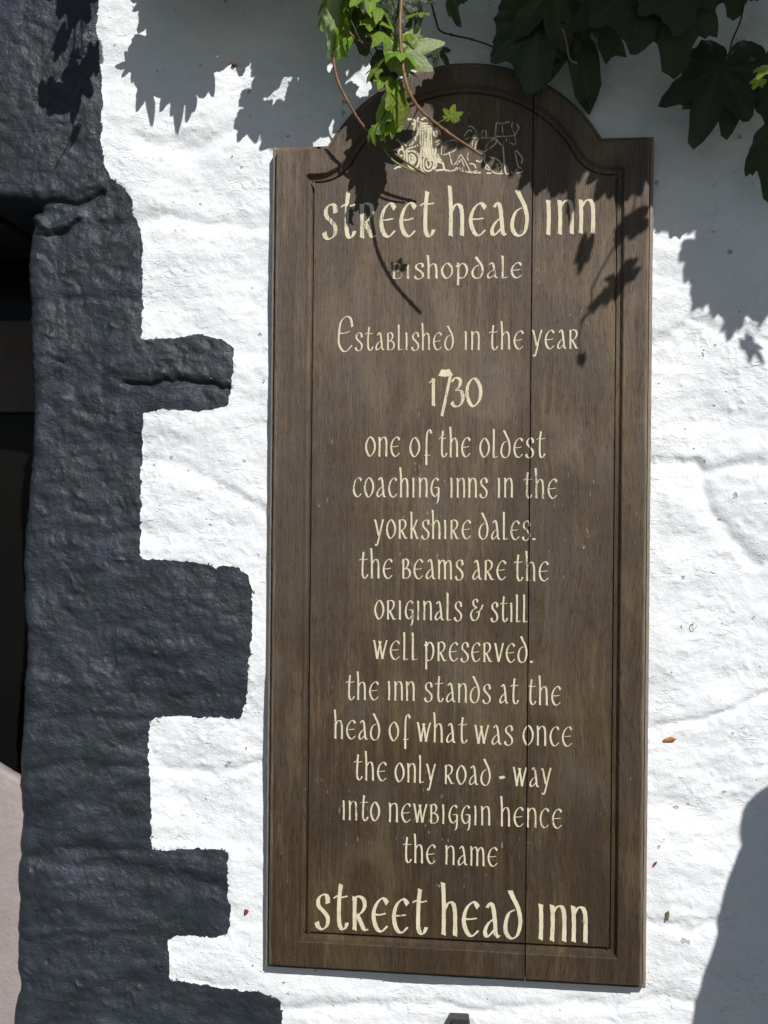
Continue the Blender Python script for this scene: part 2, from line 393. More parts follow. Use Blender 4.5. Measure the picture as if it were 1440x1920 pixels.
mo = snap(S_open, so0, np.ones_like(X, bool)); mb = snap(S_black, sb0, ~mo)
sbv = np.where(mb, 0, S_black(X, Z)); sov = np.where(mo, 0, S_open(X, Z))

def seg_dist(x, z, pl):
    d = np.full(x.shape, 1e9)
    for i in range(len(pl) - 1):
        ax, az = pl[i]; bx, bz = pl[i + 1]; ex, ez = bx - ax, bz - az
        t = np.clip(((x - ax) * ex + (z - az) * ez) / (ex * ex + ez * ez), 0, 1)
        d = np.minimum(d, np.hypot(x - ax - ex * t, z - az - ez * t))
    return d
H = 0.0085 * fbm(X, Z, 0.30, 21, 3, 0.5) + 0.0032 * fbm(X * .8, Z * 1.5, 0.085, 31, 3, 0.5) * (0.6 + 0.4 * (sbv > 0)) + 0.0007 * fbm(X, Z * 1.2, 0.022, 41, 3, 0.55) * (0.5 + 0.5 * (sbv > 0))
wob = 0.006 * fbm(X, Z, 0.05, 51, 3, 0.55)
def groove(P, width, depth, asym=0.0):
    d = seg_dist(X, Z + wob, wallpoly(P)); return -depth * np.exp(-(d / width) ** 2)
# sunk joints of the rubble showing through the whitewash
for P, wd, dp in (([(190, 430), (300, 405), (400, 425), (500, 420)], .016, .004), ([(1220, 860), (1320, 880), (1450, 868)], .012, .0045), ([(1225, 1370), (1330, 1350), (1450, 1300)], .008, .0035),
                  ([(260, 860), (350, 880), (495, 960)], .012, .003), ([(1225, 640), (1300, 600), (1440, 640)], .012, .003), ([(300, 1440), (400, 1460), (495, 1430)], .01, .003),
                  ([(530, 1890), (700, 1880), (900, 1895), (1210, 1870), (1340, 1880)], .012, .003), ([(1215, 1510), (1330, 1530), (1400, 1500)], .02, .004),
                  ([(1310, 870), (1330, 960), (1420, 1060)], .012, .004), ([(260, 260), (350, 280), (480, 230)], .018, .004), ([(1215, 1720), (1300, 1745), (1400, 1700)], .012, .004)):
    H += groove(P, wd, dp * 1.5)
# black painted jamb: a deep crack, the joint under the lintel, a lump of mortar, faint bedding joints
H += groove([(232, 716), (262, 716), (285, 724), (310, 712), (345, 716), (380, 720), (430, 726)], .0050, .009)
H += groove([(300, 700), (340, 694), (380, 704)], .008, -.004)
H += groove([(70, 378), (110, 380), (150, 376), (192, 364)], .0055, .011)
H += groove([(70, 360), (120, 358), (190, 344)], .010, -.004)
H += groove([(70, 405), (95, 425), (125, 418), (150, 402)], .011, -.009)
H += groove([(66, 440), (95, 447), (130, 430), (150, 412)], .004, .006)
for y in (565, 1000, 1350, 1440, 1600, 1680, 1757, 1850): H += groove([(30, y + 6), (150, y - 6), (270, y)], .010, .0022)
blackness = np.clip(-sbv / 0.02, 0, 1)
low = np.clip((1.62 - Z) / 0.5, 0, 1)
H += blackness * ((0.0014 + .0014 * low) * fbm(X, Z * 3.0, 0.09, 61, 2, 0.4) + (0.0030 - .0019 * low) * np.abs(fbm(X + .3 * Z, Z * 1.2, 0.05, 71, 4, 0.5)))
# scattered flakes and runs of old paint
fx = RNG.uniform(0.0, 1.45, 1100); fz = RNG.uniform(0.66, 2.3, 1100)
for x0, z0 in zip(fx, fz):
    ln = RNG.uniform(.003, .011); wd = RNG.uniform(.0018, .0042); an = -0.65 + RNG.normal(0, .5)
    i0, i1 = np.searchsorted(ax_, [x0 - .02, x0 + .02]); j0, j1 = np.searchsorted(az_, [z0 - .02, z0 + .02])
    dx = X[i0:i1, j0:j1] - x0; dz = Z[i0:i1, j0:j1] - z0
    a = dx * math.cos(an) + dz * math.sin(an); b = -dx * math.sin(an) + dz * math.cos(an)
    b = b + 8 * a * a
    H[i0:i1, j0:j1] += RNG.uniform(.0006, .0026) * np.exp(-(a / ln) ** 2 - (b / wd) ** 2)
for k in range(260):
    x0, z0 = RNG.uniform(0.0, 0.45), RNG.uniform(0.66, 2.6); ln = RNG.uniform(.004, .014); wd = RNG.uniform(.0018, .004); an = -0.9 + RNG.normal(0, .45)
    i0, i1 = np.searchsorted(ax_, [x0 - .025, x0 + .025]); j0, j1 = np.searchsorted(az_, [z0 - .025, z0 + .025])
    dx = X[i0:i1, j0:j1] - x0; dz = Z[i0:i1, j0:j1] - z0
    a = dx * math.cos(an) + dz * math.sin(an); b = -dx * math.sin(an) + dz * math.cos(an) + 6 * (dx * dx + dz * dz)
    H[i0:i1, j0:j1] += blackness[i0:i1, j0:j1] * RNG.choice((-1, 1, 1)) * RNG.uniform(.0012, .0035) * np.exp(-(a / ln) ** 2 - (b / wd) ** 2)
H -= 0.012 * np.exp(-np.maximum(sov, 0) / 0.007)          # arris rounded off into the opening
# keep the wall behind the board from poking through
bx0, bx1, bz0, bz1 = 0.49, 1.21, 0.74, 2.33
inside = np.minimum(np.minimum(X - bx0, bx1 - X), np.minimum(Z - bz0, bz1 - Z))
kf = np.clip((inside + 0.04) / 0.06, 0, 1); kf = kf * kf * (3 - 2 * kf)
H = H * (1 - kf) + np.minimum(H, 0.003) * kf
H = np.clip(H, -0.03, 0.02)
idx = np.arange(NX * NZ).reshape(NX, NZ)
VW = np.stack([X.ravel(), -H.ravel(), Z.ravel()], 1)
a, b, c, d = idx[:-1, :-1].ravel(), idx[1:, :-1].ravel(), idx[1:, 1:].ravel(), idx[:-1, 1:].ravel()
flat_b, flat_o = sbv.ravel(), sov.ravel()
z_ac = (flat_b[a] == 0) & (flat_b[c] == 0) | (flat_o[a] == 0) & (flat_o[c] == 0)
z_bd = (flat_b[b] == 0) & (flat_b[d] == 0) | (flat_o[b] == 0) & (flat_o[d] == 0)
use_bd = z_bd & ~z_ac
T1 = np.where(use_bd[:, None], np.stack([a, b, d], 1), np.stack([a, b, c], 1))
T2 = np.where(use_bd[:, None], np.stack([b, c, d], 1), np.stack([a, c, d], 1))
T = np.concatenate([T1, T2])
fb = flat_b[T].sum(1); fo = flat_o[T].sum(1)
keep = fo > 0; isb = (fb < 0) & keep; isw = (fb >= 0) & keep
ctrz = VW[T, 2].mean(1); ctrx = VW[T, 0].mean(1)

WALL = tag(empty('inn_wall', (0.7, 0, 0)), 'rubble wall of an inn painted white with a black surround at its window', 'wall')
def part_from(mask, name, mat, extra=None):
    tr = T[mask]; u, inv = np.unique(tr.ravel(), return_inverse=True)
    vs = VW[u]; fs = inv.reshape(-1, 3)
    if extra:   # reveal: push the edges that bound the opening back into the wall
        onh = flat_o[u] == 0; cnt = {}
        sel = fs[onh[fs].sum(1) >= 2]
        for t3 in sel:
            for k in range(3):
                p, q = int(t3[k]), int(t3[(k + 1) % 3])
                if onh[p] and onh[q]: cnt[(p, q)] = 1
        edges = [e for e in cnt if (e[1], e[0]) not in cnt]
        nv = {}; addv = []; addf = []
        def back(p):
            if p not in nv: nv[p] = len(vs) + len(addv); addv.append((vs[p][0], 0.56, vs[p][2]))
            return nv[p]
        for p, q in edges: addf += [(q, p, back(p)), (q, back(p), back(q))]
        if addv: vs = np.concatenate([vs, np.array(addv)]); fs = np.concatenate([fs, np.array(addf)])
    me = bpy.data.meshes.new(name); me.vertices.add(len(vs)); me.vertices.foreach_set('co', vs.astype(np.float32).ravel())
    me.loops.add(len(fs) * 3); me.loops.foreach_set('vertex_index', fs.astype(np.int32).ravel())
    me.polygons.add(len(fs)); me.polygons.foreach_set('loop_start', np.arange(0, len(fs) * 3, 3, dtype=np.int32))
    me.update(calc_edges=True); me.validate()
    return link(name, me, mat, WALL)
part_from(isw, 'whitewash', M_WHITE)
cuts = [-1500, 366, 632, 772, 1048, 1350, 1596, 1757, 1850, 3000]
zc = [U(150, y).z for y in cuts]
for k in range(len(cuts) - 1):
    m = isb & (ctrz <= zc[k]) & (ctrz > zc[k + 1])
    if m.sum(): part_from(m, 'lintel' if k == 0 else 'jamb_stone', M_BLACK, True)

# window set back in the opening
def box(vs, fs, lo, hi):
    n = len(vs); x0, y0, z0 = lo; x1, y1, z1 = hi
    vs += [(x0, y0, z0), (x1, y0, z0), (x1, y1, z0), (x0, y1, z0), (x0, y0, z1), (x1, y0, z1), (x1, y1, z1), (x0, y1, z1)]
    fs += [(n, n + 3, n + 2, n + 1), (n + 4, n + 5, n + 6, n + 7), (n, n + 1, n + 5, n + 4), (n + 1, n + 2, n + 6, n + 5), (n + 2, n + 3, n + 7, n + 6), (n + 3, n, n + 4, n + 7)]
def boxobj(name, boxes, mat, parent, bev=0.003):
    vs, fs = [], []
    for lo, hi in boxes: box(vs, fs, lo, hi)
    me = pymesh(name, vs, fs); bm = bmesh.new(); bm.from_mesh(me)
    if bev: bmesh.ops.bevel(bm, geom=bm.edges[:], offset=bev, segments=2, affect='EDGES', profile=0.6)
    bm.to_mesh(me); bm.free(); return link(name, me, mat, parent, False)
zt = U(30, 371).z; zs = U(20, 1430).z; zl = zs - .35; WY = .50
ra, rb_ = U(30, 605, -WY).z, U(30, 775, -WY).z
xj = 0.06
wn = empty('window', (-0.3, WY, zl)); wn.parent = WALL; wn.matrix_parent_inverse = Matrix.Translation(-Vector(WALL.location))
def wpart(o): o.parent = wn; o.matrix_parent_inverse = Matrix.Translation(-(Vector((-0.3, WY, zl)))); return o
frame = boxobj('window_frame', [((xj - .16, WY - .01, zl), (xj + .06, WY + .06, zt + .25)), ((-.95, WY - .01, zl), (-.85, WY + .06, zt + .25)), ((-.85, WY - .01, zt + .12), (xj - .16, WY + .06, zt + .25))], M_FRAME, None)
bar = boxobj('window_rail', [((-.85, WY - .03, rb_), (xj - .10, WY + .02, ra))], M_RAIL, None)
g1 = boxobj('pane', [((-.86, WY + .003, ra - .01), (xj - .15, WY + .009, zt + .13))], M_GLASS, None, 0)
g2 = boxobj('pane', [((-.86, WY + .003, zl), (xj - .15, WY + .009, rb_ + .01))], M_GLASS, None, 0)
for o in (frame, bar, g1, g2): wpart(o)
# pink washed slab that closes the foot of the opening, its top edge rounded and sloping
vs, fs = [], []; prof = [(0.05, zl - .3), (0.05, zs - .004), (0.045, zs), (0.025, zs + 0.001), (0.018, zs - 0.002), (0.016, zs - 0.008), (0.016, zs - .3), (0.016, 0.02)]
xs_ = np.linspace(-0.85, 0.06, 120)
for i, x in enumerate(xs_):
    dz = -max(0, x + .085) * .48 + .0015 * math.sin(x * 60)
    for (y, z) in prof: vs.append((x, y + .002 * math.sin(x * 40) + random.uniform(-.0006, .0006), z + (dz if z > zs - .1 else 0)))
m_ = len(prof)
for i in range(len(xs_) - 1):
    for j in range(m_ - 1): fs.append((i * m_ + j, i * m_ + j + 1, (i + 1) * m_ + j + 1, (i + 1) * m_ + j))
link('apron', pymesh('apron', vs, fs), M_PINK, WALL)
# ------------------------------------------------------------------ ground
me = pymesh('ground', [(-60, 8, 0), (60, 8, 0), (60, -120, 0), (-60, -120, 0)], [(0, 3, 2, 1)])
t = NT('pale_paving'); v = t.mapping(); br = t.n('ShaderNodeTexBrick'); t.l(v, br.inputs[0]); br.inputs['Scale'].default_value = 1.4
br.inputs['Color1'].default_value = (.10, .10, .09, 1); br.inputs['Color2'].default_value = (.08, .08, .07, 1); br.inputs['Mortar'].default_value = (.06, .055, .05, 1); br.inputs['Mortar Size'].default_value = .012
cc = t.mix(t.ramp(t.noise(v, 5, 5, .6), [(.35, 0.0), (.7, .5)]), br.outputs[0], (.045, .055, .035))
tag(link('ground', me, t.done(t.bsdf(cc, .85).outputs[0]), None, False), kind='structure')

# ------------------------------------------------------------------ sign board
BT = 0.038                                  # front of the border stands 38 mm off the wall
PT = 0.0305                                 # face of the sunk panel
X0, X1 = 0.4974, 1.2007; ZB, ZT = CZ - 0.8595, CZ + 0.6855
BOARD = tag(empty('sign_board', (0.85, -BT / 2, ZB)), 'tall brown wooden inn sign with arched top and cream lettering on the white wall', 'sign')
acx = (U(612, 275, BT).x + U(1130, 252, BT).x) / 2; apex = U(872, 111, BT).z
hw = (U(1130, 252, BT).x - U(612, 275, BT).x) / 2; rise = apex - ZT; R = (hw * hw + rise * rise) / (2 * rise); acz = apex - R
def dens(P, step=0.012):
    out = []; n = len(P)
    for i in range(n):
        a, b = Vector(P[i]), Vector(P[(i + 1) % n]); k = max(1, int((b - a).length / step))
        out += [a.lerp(b, j / k) for j in range(k)]
    return out
def arc(cx, cz, r, a0, a1, n): return [(cx + r * math.cos(a0 + (a1 - a0) * i / n), cz + r * math.sin(a0 + (a1 - a0) * i / n)) for i in range(n + 1)]
th = math.atan2(ZT - acz, hw)
outer = dens([(X0, ZB), (X1, ZB), (X1, ZT)] + arc(acx, acz, R, th, math.pi - th, 44) + [(X0, ZT)])
# inner outline: an arch with concave shoulders
IX0, IX1 = U(566, 900, BT).x, U(1167, 900, BT).x; IZ0 = U(850, 1782, BT).z; IZT = U(600, 324, BT).z
ri = R - 0.044
sh = 0.058                                   # shoulder scoop radius
cxl = acx - math.sqrt((ri + sh) ** 2 - (IZT + sh - acz) ** 2)
angl = math.atan2(IZT + sh - acz, cxl - acx)
cxr = 2 * acx - cxl
A0 = math.pi - angl
inner = [(IX0, IZ0), (IX1, IZ0), (IX1, IZT - .004), (IX1 - .006, IZT)]
inner += [(cxr + sh * math.cos(a), IZT + sh + sh * math.sin(a)) for a in np.linspace(-math.pi / 2, -math.pi + A0, 8)]
inner += arc(acx, acz, ri, A0, math.pi - A0, 44)[1:-1]
inner += [(cxl + sh * math.cos(a), IZT + sh + sh * math.sin(a)) for a in np.linspace(-A0, -math.pi / 2, 8)]
inner += [(IX0 + .006, IZT), (IX0, IZT - .004)]
inner = dens(inner)
def offset(P, d):
    n = len(P); out = []
    for i in range(n):
        a, b, c = P[i - 1], P[i], P[(i + 1) % n]
        e1 = (b - a).normalized(); e2 = (c - b).normalized()
        n1 = Vector((-e1.y, e1.x)); n2 = Vector((-e2.y, e2.x)); m = (n1 + n2)
        if m.length < 1e-6: m = n1
        m.normalize(); out.append(b + m * d / max(0.5, m.dot(n1)))
    return out
def build_board():
    vs, fs = [], []
    def ring(P, y, jit=0.0):
        s = len(vs)
        for p in P: vs.append((p.x + random.uniform(-jit, jit), -y + random.uniform(-jit, jit) * .5, p.y + random.uniform(-jit, jit)))
        return range(s, s + len(P))
    def bridge(r1, r2):
        n = len(r1)
        for i in range(n): fs.append((r1[i], r1[(i + 1) % n], r2[(i + 1) % n], r2[i]))
    seq = [(0, .004), (0, .0215), (.0012, .0235), (.0060, .0250), (.0072, .0225), (.0090, .0227), (.0098, .0355), (.0125, BT)]
    prev = None
    for off, y in seq:
        r = ring(offset(outer, off), y, 0.0003 if y > .001 else 0)
        if prev: bridge(prev, r)
        prev = r
    g0 = ring(inner, BT, .0002)
    la = [Vector((vs[i][0], vs[i][2], 0)) for i in prev]; lb = [Vector((vs[i][0], vs[i][2], 0)) for i in reversed(g0)]
    allr = list(prev) + list(reversed(g0))
    for t3 in tessellate_polygon([la, lb]): fs.append(tuple(allr[k] for k in t3))
    prev = g0
    for off, y in ((.0015, .0370), (.0060, .0290), (.0120, .0272), (.0128, .0235), (.0160, .0235), (.0168, .0296), (.0180, PT)):
        r = ring(offset(inner, off), y, .0002); bridge(prev, r); prev = r
    lc = [Vector((vs[i][0], vs[i][2], 0)) for i in prev]; pr = list(prev)
    for t3 in tessellate_polygon([lc]): fs.append(tuple(pr[k] for k in t3))
    return vs, fs
bv, bf = build_board()
XC = U(993, 960, BT).x                       # the split between the two planks
def half(side):
    me = pymesh('plank', bv, bf); bm = bmesh.new(); bm.from_mesh(me)
    bmesh.ops.recalc_face_normals(bm, faces=bm.faces[:])
    g = 0.0012
    r = bmesh.ops.bisect_plane(bm, geom=bm.verts[:] + bm.edges[:] + bm.faces[:], plane_co=(XC + side * g, 0, 0), plane_no=(side, 0, 0), clear_inner=True)
    ed = [e for e in r['geom_cut'] if isinstance(e, bmesh.types.BMEdge)]
    ex = bmesh.ops.extrude_edge_only(bm, edges=ed)
    for v in ex['geom']:
        if isinstance(v, bmesh.types.BMVert): v.co.y = -0.001
    f0 = sum(f.normal.y * f.calc_area() for f in bm.faces if abs(f.normal.y) > .9)
    if f0 > 0: bmesh.ops.reverse_faces(bm, faces=bm.faces[:])
    bm.to_mesh(me); bm.free(); return me
tag(link('plank', half(-1), M_WOOD, BOARD, False), 'wide left plank of the sign')
tag(link('plank', half(1), M_WOODW, BOARD, False), 'narrow right plank of the sign with wavy grain')

# ------------------------------------------------------------------ lettering
G = {
 'o': (.62, [('c', [(.31, .99), (.08, .72), (.06, .34), (.27, .01), (.52, .28), (.54, .68)])]),
 'e': (.60, [[(.56, .84), (.40, .99), (.17, .82), (.06, .48), (.15, .14), (.34, .01), (.56, .18)], [(.09, .50), (.28, .50), (.50, .54)]]),
 'a': (.58, [[(.13, .86), (.24, .99), (.34, .86), (.41, .40), (.44, .10), (.55, .02)], [(.40, .56), (.18, .40), (.06, .16), (.16, .02), (.43, .26)]]),
 'h': (.60, [[(.05, 1.52), (.09, .9), (.09, 0)], [(.10, .72), (.26, .94), (.42, .90), (.48, .62), (.49, 0)]]),
 't': (.54, [[(.27, 1.32), (.22, .9), (.21, .24), (.30, .02), (.42, .04), (.51, .20)], [(.01, .90), (.14, .97), (.32, .94), (.51, .98)]]),
 'r': (.60, [[(.10, .98), (.10, 0)], [(.02, .88), (.22, 1.0), (.42, .92), (.46, .72), (.34, .52), (.14, .44)], [(.20, .46), (.34, .22), (.46, .03), (.60, .06)]]),
 's': (.52, [[(.46, .74), (.42, .94), (.28, .99), (.12, .86), (.13, .66), (.30, .50), (.45, .32), (.43, .10), (.26, -.02), (.10, .04), (.05, .18)]]),
 'd': (.64, [[(.22, 1.38), (.34, 1.16), (.50, .86), (.57, .48), (.48, .12), (.28, .0), (.10, .14), (.06, .42), (.18, .72), (.38, .84)]]),
 'i': (.28, [[(.10, 1.0), (.12, .5), (.11, 0)]]),
 'n': (.60, [[(.08, 1.0), (.10, .5), (.09, 0)], [(.10, .76), (.26, .96), (.43, .94), (.50, .68), (.50, 0)]]),
 'b': (.56, [[(.10, .98), (.10, .02)], [(.04, .92), (.26, 1.0), (.40, .84), (.32, .60), (.12, .52)], [(.14, .53), (.40, .48), (.49, .26), (.38, .05), (.06, .02)]]),
 'p': (.64, [[(.10, 1.0), (.11, .4), (.10, -.44)], [(.02, .86), (.12, .76), (.28, .96), (.47, .86), (.55, .50), (.44, .12), (.26, .02), (.12, .08)]]),
 'l': (.36, [[(.09, 1.44), (.10, .9), (.10, .10), (.16, .02), (.34, .06)]]),
 'k': (.58, [[(.09, 1.42), (.10, .9), (.10, 0)], [(.14, .50), (.28, .66), (.44, 1.0)], [(.20, .56), (.34, .28), (.46, .03), (.58, .05)]]),
 'f': (.48, [[(.52, 1.20), (.42, 1.38), (.28, 1.24), (.24, .8), (.24, -.40)], [(.12, .10), (.28, .08), (.44, .12)]]),
 'y': (.60, [[(.03, 1.0), (.10, .80), (.27, .16)], [(.55, 1.02), (.42, .60), (.26, -.05), (.16, -.34), (.04, -.30)]]),
 'w': (.80, [[(.03, 1.0), (.08, .80), (.22, .02)], [(.22, .02), (.30, .50), (.42, .94)], [(.34, .96), (.42, .60), (.52, .02)], [(.52, .02), (.62, .50), (.76, 1.0)]]),
 'v': (.56, [[(.03, 1.0), (.10, .72), (.26, .02)], [(.26, .02), (.40, .5), (.52, 1.0)]]),
 'm': (.90, [[(.08, 1.0), (.10, .5), (.09, 0)], [(.10, .76), (.24, .95), (.38, .93), (.44, .66), (.44, 0)], [(.45, .72), (.60, .95), (.74, .90), (.79, .62), (.80, 0)]]),
 'c': (.56, [[(.52, .84), (.38, .99), (.16, .82), (.06, .48), (.14, .14), (.33, .01), (.53, .18)]]),
 'g': (.60, [[(.50, .86), (.36, .99), (.16, .82), (.06, .46), (.14, .16), (.30, .06), (.46, .22)], [(.26, .50), (.40, .52), (.50, .50)], [(.50, .50), (.50, .10), (.46, -.20), (.36, -.30)]]),
 '&': (.80, [[(.46, .98), (.38, 1.12), (.22, 1.06), (.22, .84), (.40, .66)], [(.40, .66), (.16, .56), (.06, .30), (.18, .04), (.40, .06), (.52, .28), (.54, .50)], [(.38, .44), (.54, .50), (.66, .62), (.76, .84)]]),
 '-': (.28, [[(.0, .40), (.13, .42), (.26, .46)]]),
 '.': (.20, [[(.06, .10), (.13, .01)]]),
 'E': (.74, [[(.70, 1.10), (.62, 1.46), (.42, 1.58), (.18, 1.36), (.10, .92), (.08, .40), (.22, .06), (.42, .0), (.68, .26)], [(.12, .84), (.30, .82), (.58, .90)]]),
 '1': (.40, [[(.24, .99), (.24, .5), (.24, 0)], [(.04, .82), (.14, .90), (.26, .98)]]),
 '7': (.62, [[(.10, 1.14), (.34, 1.13), (.58, 1.16)], [(.56, 1.06), (.46, .60), (.20, -.48)]]),
 '3': (.52, [[(.06, .84), (.20, 1.0), (.38, .92), (.36, .70), (.20, .56)], [(.20, .56), (.42, .52), (.50, .28), (.38, .04), (.18, .0), (.05, .14)]]),
 '0': (.62, [('c', [(.32, 1.0), (.10, .76), (.06, .36), (.28, .0), (.54, .26), (.56, .70)])]),
}
NIB = math.radians(22)
def stroke_poly(pts, wmax, wmin, zbase, vs, fs, tomap, taper=True, n=7, closed=False, thick=None):
    s = catmull([(p[0], p[1], 0) for p in pts], n, closed); m = len(s)
    nb = Vector((math.cos(NIB), math.sin(NIB), 0)); hw_ = []; nr = []
    for i in range(m):
        if closed: t = (s[(i + 1) % (m - 1)] - s[(i - 1) % (m - 1)])
        else: t = s[min(m - 1, i + 1)] - s[max(0, i - 1)]
        t.normalize(); nr.append(Vector((-t.y, t.x, 0))); hw_.append(0.5 * (thick or max(wmin, wmax * abs(t.x * nb.y - t.y * nb.x))))
    hw_ = [(hw_[max(0, i - 1)] + hw_[i] + hw_[min(m - 1, i + 1)]) / 3 for i in range(m)]
    base = len(vs)
    for i in range(m):
        k = hw_[i] * (1 + 0.06 * math.sin(i * 1.7 + base))
        if taper and not closed and m > 3:
            e = min(i, m - 1 - i) / (m - 1)
            k *= 0.97 + 0.16 * max(0, 1 - e * 7) if hw_[i] > wmin * .9 else 1.0
        sl = 0.0
        if not closed and i in (0, m - 1): sl = 0.35 * hw_[i]
        tdir = Vector((nr[i].y, -nr[i].x, 0))
        for sg in (1, -1):
            p = s[i] + nr[i] * k * sg + tdir * sl * sg * (1 if nr[i].x < 0 else -1) * -1
            vs.append(tomap(p.x, p.y, zbase)); 
    for i in range(m - 1):
        q = base + 2 * i; fs.append((q, q + 1, q + 3, q + 2))

ADV = 0.13
def word(text, x0, x1, y0, y1, xh, vs, fs, wt):
    """write one word between two pixels of the photograph, on the panel of the board"""
    W = sum(G[ch][0] for ch in text) + ADV * (len(text) - 1)
    sx = (x1 - x0) / xh / (W + 0.02); cur = 0
    for ch in text:
        adv, st = G[ch]
        for k, s in enumerate(st):
            closed = isinstance(s, tuple); pts = s[1] if closed else s
            pp = [((cur + p[0]) * sx + random.uniform(-.006, .006), p[1] + random.uniform(-.008, .008)) for p in pts]
            def tomap(gx, gy, zb):
                px = x0 + gx * xh; f = gx * xh / max(1, (x1 - x0)); py = y0 + (y1 - y0) * f - gy * xh
                px += (y0 - py) * 0.0112 * 0.5
                return U(px, py, zb)
            wmx, wmn = wt, 0.34 * wt
            if ch == '7' and k == 0: wmx = wmn = .26; 
            if ch == '7' and k == 1: wmn = .09
            if ch == '-': wmn = .14
            if ch == '.': wmn = wmx = .13
            stroke_poly(pp, wmx, wmn, PT + .00035 + .00008 * k, vs, fs, tomap, closed=closed)
        cur += adv + ADV

TITLE = 0.126; TXT = 0.100
LINES = [
 ([('street', 605, 816, 447, 443, 64), ('head', 840, 993, 442, 442, 62), ('inn', 1022, 1118, 440, 437, 64)], TITLE),
 ([('bishopdale', 735, 980, 523, 521, 29)], .15),
 ([('E', 632, 663, 659, 658, 41), ('stablished', 665, 852, 657, 656, 33), ('in', 870, 901, 656, 656, 35), ('the', 916, 983, 656, 655, 35), ('year', 998, 1086, 655, 654, 36)], TXT),
 ([('1', 803, 820, 761, 761, 52), ('7', 820, 848, 756, 756, 50), ('3', 844, 870, 762, 762, 54), ('0', 873, 904, 762, 762, 53)], .125),
 ([('one', 685, 751, 856, 856, 37), ('of', 768, 808, 857, 857, 37), ('the', 822, 883, 857, 857, 37), ('oldest', 899, 1023, 858, 858, 37)], TXT),
 ([('coaching', 661, 826, 932, 933, 37), ('inns', 843, 915, 933, 933, 37), ('in', 932, 963, 933, 933, 37), ('the', 981, 1046, 934, 935, 37)], TXT),
 ([('yorkshire', 702, 884, 1010, 1011, 36), ('dales.', 897, 1005, 1011, 1013, 36)], TXT),
 ([('the', 673, 737, 1084, 1085, 37), ('beams', 753, 870, 1085, 1087, 37), ('are', 885, 950, 1087, 1088, 37), ('the', 963, 1030, 1089, 1090, 37)], TXT),
 ([('originals', 702, 867, 1161, 1164, 36), ('&', 881, 907, 1164, 1164, 36), ('still', 920, 990, 1165, 1167, 36)], TXT),
 ([('well', 700, 783, 1236, 1238, 36), ('preserved.', 796, 1000, 1239, 1243, 36)], TXT),
 ([('the', 648, 711, 1312, 1313, 35), ('inn', 726, 779, 1313, 1314, 36), ('stands', 795, 921, 1315, 1319, 36), ('at', 936, 973, 1319, 1320, 36), ('the', 988, 1053, 1321, 1323, 36)], TXT),
 ([('head', 626, 714, 1385, 1388, 36), ('of', 729, 768, 1389, 1390, 36), ('what', 782, 877, 1391, 1394, 37), ('was', 890, 963, 1395, 1397, 36), ('once', 980, 1074, 1397, 1400, 37)], TXT),
 ([('the', 663, 726, 1462, 1465, 36), ('only', 740, 818, 1466, 1469, 36), ('road', 833, 921, 1470, 1473, 36), ('-', 936, 948, 1473, 1473, 36), ('way', 962, 1035, 1474, 1477, 36)], TXT),
 ([('into', 641, 713, 1537, 1540, 36), ('newbiggin', 728, 921, 1541, 1548, 36), ('hence', 938, 1055, 1549, 1554, 37)], TXT),
 ([('the', 755, 818, 1617, 1620, 36), ('name', 834, 934, 1621, 1625, 36)], TXT),
 ([('street', 591, 802, 1740, 1752, 64), ('head', 827, 980, 1753, 1761, 65), ('inn', 1008, 1104, 1762, 1768, 67)], TITLE),
]
def letter_obj(name, vs, fs):
    me = pymesh(name, vs, fs); bm = bmesh.new(); bm.from_mesh(me)
    for side in (-1, 1):           # the paint is broken where it crosses the split
        bmesh.ops.bisect_plane(bm, geom=bm.verts[:] + bm.edges[:] + bm.faces[:], plane_co=(XC + side * .0012, 0, 0), plane_no=(1, 0, 0))
    bmesh.ops.delete(bm, geom=[f for f in bm.faces if abs(f.calc_center_median().x - XC) < .0012], context='FACES')
    bm.to_mesh(me); bm.free(); return link(name, me, M_PAINT, BOARD, False)
for words_, wt in LINES:
    vs, fs = [], []
    for wd in words_: word(*wd, vs, fs, wt)
    letter_obj('lettering', vs, fs)

